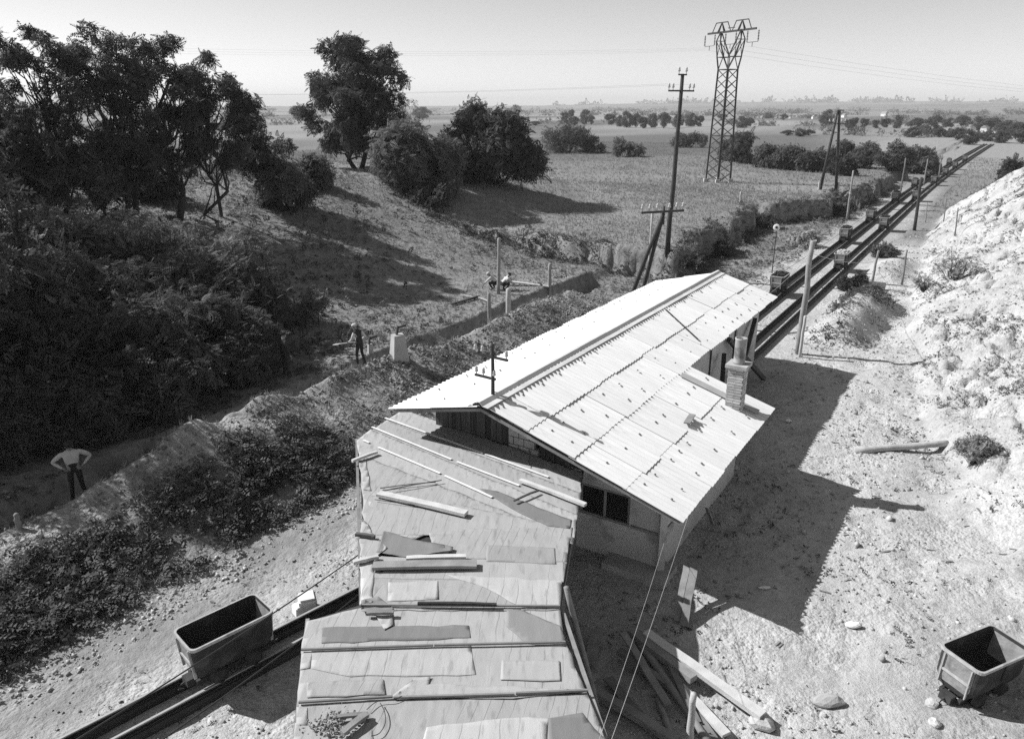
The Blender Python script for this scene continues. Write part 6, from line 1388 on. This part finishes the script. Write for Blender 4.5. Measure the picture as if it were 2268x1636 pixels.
# stones and clods scattered on bare ground
def clods(name, s0, s1, t0, t1, n_, size, m, label, dens, seed):
    rng = np.random.default_rng(seed); s = rng.uniform(s0, s1, n_); t = rng.uniform(t0, t1, n_); k = rng.random(n_) < dens(s, t); s = s[k]; t = t[k]
    sz = size[0] + (size[1] - size[0]) * rng.random(len(s)) ** 4; z = terrain(s, t) + sz * .25
    P = np.stack([s * SA + t * CA, s * CA - t * SA, z], -1); oc = np.array([(1, 0, 0), (0, 1, 0), (-1, 0, 0), (0, -1, 0), (0, 0, .7), (0, 0, -.7)], float)
    F = [(0, 1, 4, 4), (1, 2, 4, 4), (2, 3, 4, 4), (3, 0, 4, 4), (1, 0, 5, 5), (2, 1, 5, 5), (3, 2, 5, 5), (0, 3, 5, 5)]
    c = P.mean(0); R_ = rot_from(rng.normal(size=(len(s), 3)), rng.uniform(0, 6.28, len(s))); jit = 1 + .5 * (rng.random((len(s), 6, 1)) - .5)
    VV = np.einsum('kj,nji->nki', oc, R_) * jit * sz[:, None, None] + P[:, None, :] - c
    n_ = len(s); tri = np.array([f[:3] for f in F]); idx = (np.arange(n_)[:, None, None] * 6 + tri[None]).reshape(-1)
    me = bpy.data.meshes.new(name); me.vertices.add(n_ * 6); me.vertices.foreach_set('co', VV.reshape(-1).astype(np.float32)); me.loops.add(len(idx)); me.loops.foreach_set('vertex_index', idx.astype(np.int32)); me.polygons.add(len(idx) // 3); me.polygons.foreach_set('loop_start', np.arange(0, len(idx), 3, dtype=np.int32)); me.update(calc_edges=True); me.materials.append(m)
    return tag(link(name, me, None, Vector(c)), label, 'stones', kind='stuff')
M_CLOD = mat('clods', 0.40, .95, .3, 8, .3, island=.35)
clods('yard_stones', 5, 48, -6.5, 4, 26000, (.008, .06), M_CLOD, 'stones and clods strewn over the pale spoil on the right', lambda s, t: np.clip((fbm(s * .7, t * .7, 99) - .35) * 3, .05, 1), 1)
clods('bank_stones', 10, 70, -5.5, 3.5, 2400, (.03, .12), M_CLOD, 'larger stones fallen along the foot of the pale tip', lambda s, t: np.clip((fbm(s * .45, t * .45, 199) - .48) * 6, .02, 1) * sm(-.2, .3, bank_height(s, t) + .25) * sm(3.0, .3, bank_height(s, t)), 5)
clods('ridge_clods', 1, 36, -19, -14.6, 18000, (.012, .09), mat('dark_clods', .22, .95, .3, 8, .3, island=.4), 'earth clods along the crest of the spoil ridge', lambda s, t: np.clip((fbm(s * .9, t * .9, 100) - .3) * 3, 0, 1), 2)
clods('path_stones', 2, 20, -14.6, -12.8, 5000, (.012, .07), M_CLOD, 'stones along the edge of the trodden path', lambda s, t: np.clip((fbm(s * .9, t * .9, 101) - .4) * 4, 0, 1), 3)
clods('bed_stones', 2, 16, -12.5, -7, 5000, (.01, .05), mat('dark_clods', .22), 'stones between the rails of the near track', lambda s, t: np.clip((fbm(s * .9, t * .9, 102) - .45) * 4, 0, .6), 4)

# ------------------------------------------------------------------ haze over the plain
hb = MB(); x0, x1, y0, y1, z0, z1 = -6500, 6500, -600, 5700, -6, 75
hb.add([(x0, y0, z0), (x1, y0, z0), (x1, y1, z0), (x0, y1, z0), (x0, y0, z1), (x1, y0, z1), (x1, y1, z1), (x0, y1, z1)], [(0, 3, 2, 1), (4, 5, 6, 7), (0, 1, 5, 4), (1, 2, 6, 5), (2, 3, 7, 6), (3, 0, 4, 7)])
hm_ = bpy.data.materials.new('haze_air'); hm_.use_nodes = True; n = hm_.node_tree; n.nodes.clear()
pv = n.nodes.new('ShaderNodeVolumePrincipled'); pv.inputs['Color'].default_value = (.97, .97, .97, 1); pv.inputs['Density'].default_value = 0.00023; pv.inputs['Anisotropy'].default_value = 0.0
om = n.nodes.new('ShaderNodeOutputMaterial'); n.links.new(pv.outputs[0], om.inputs['Volume'])
HAZE = True
if HAZE:
    ho = hb.build('haze', hm_); tag(ho, 'pale summer haze over the plain', 'haze', kind='stuff')
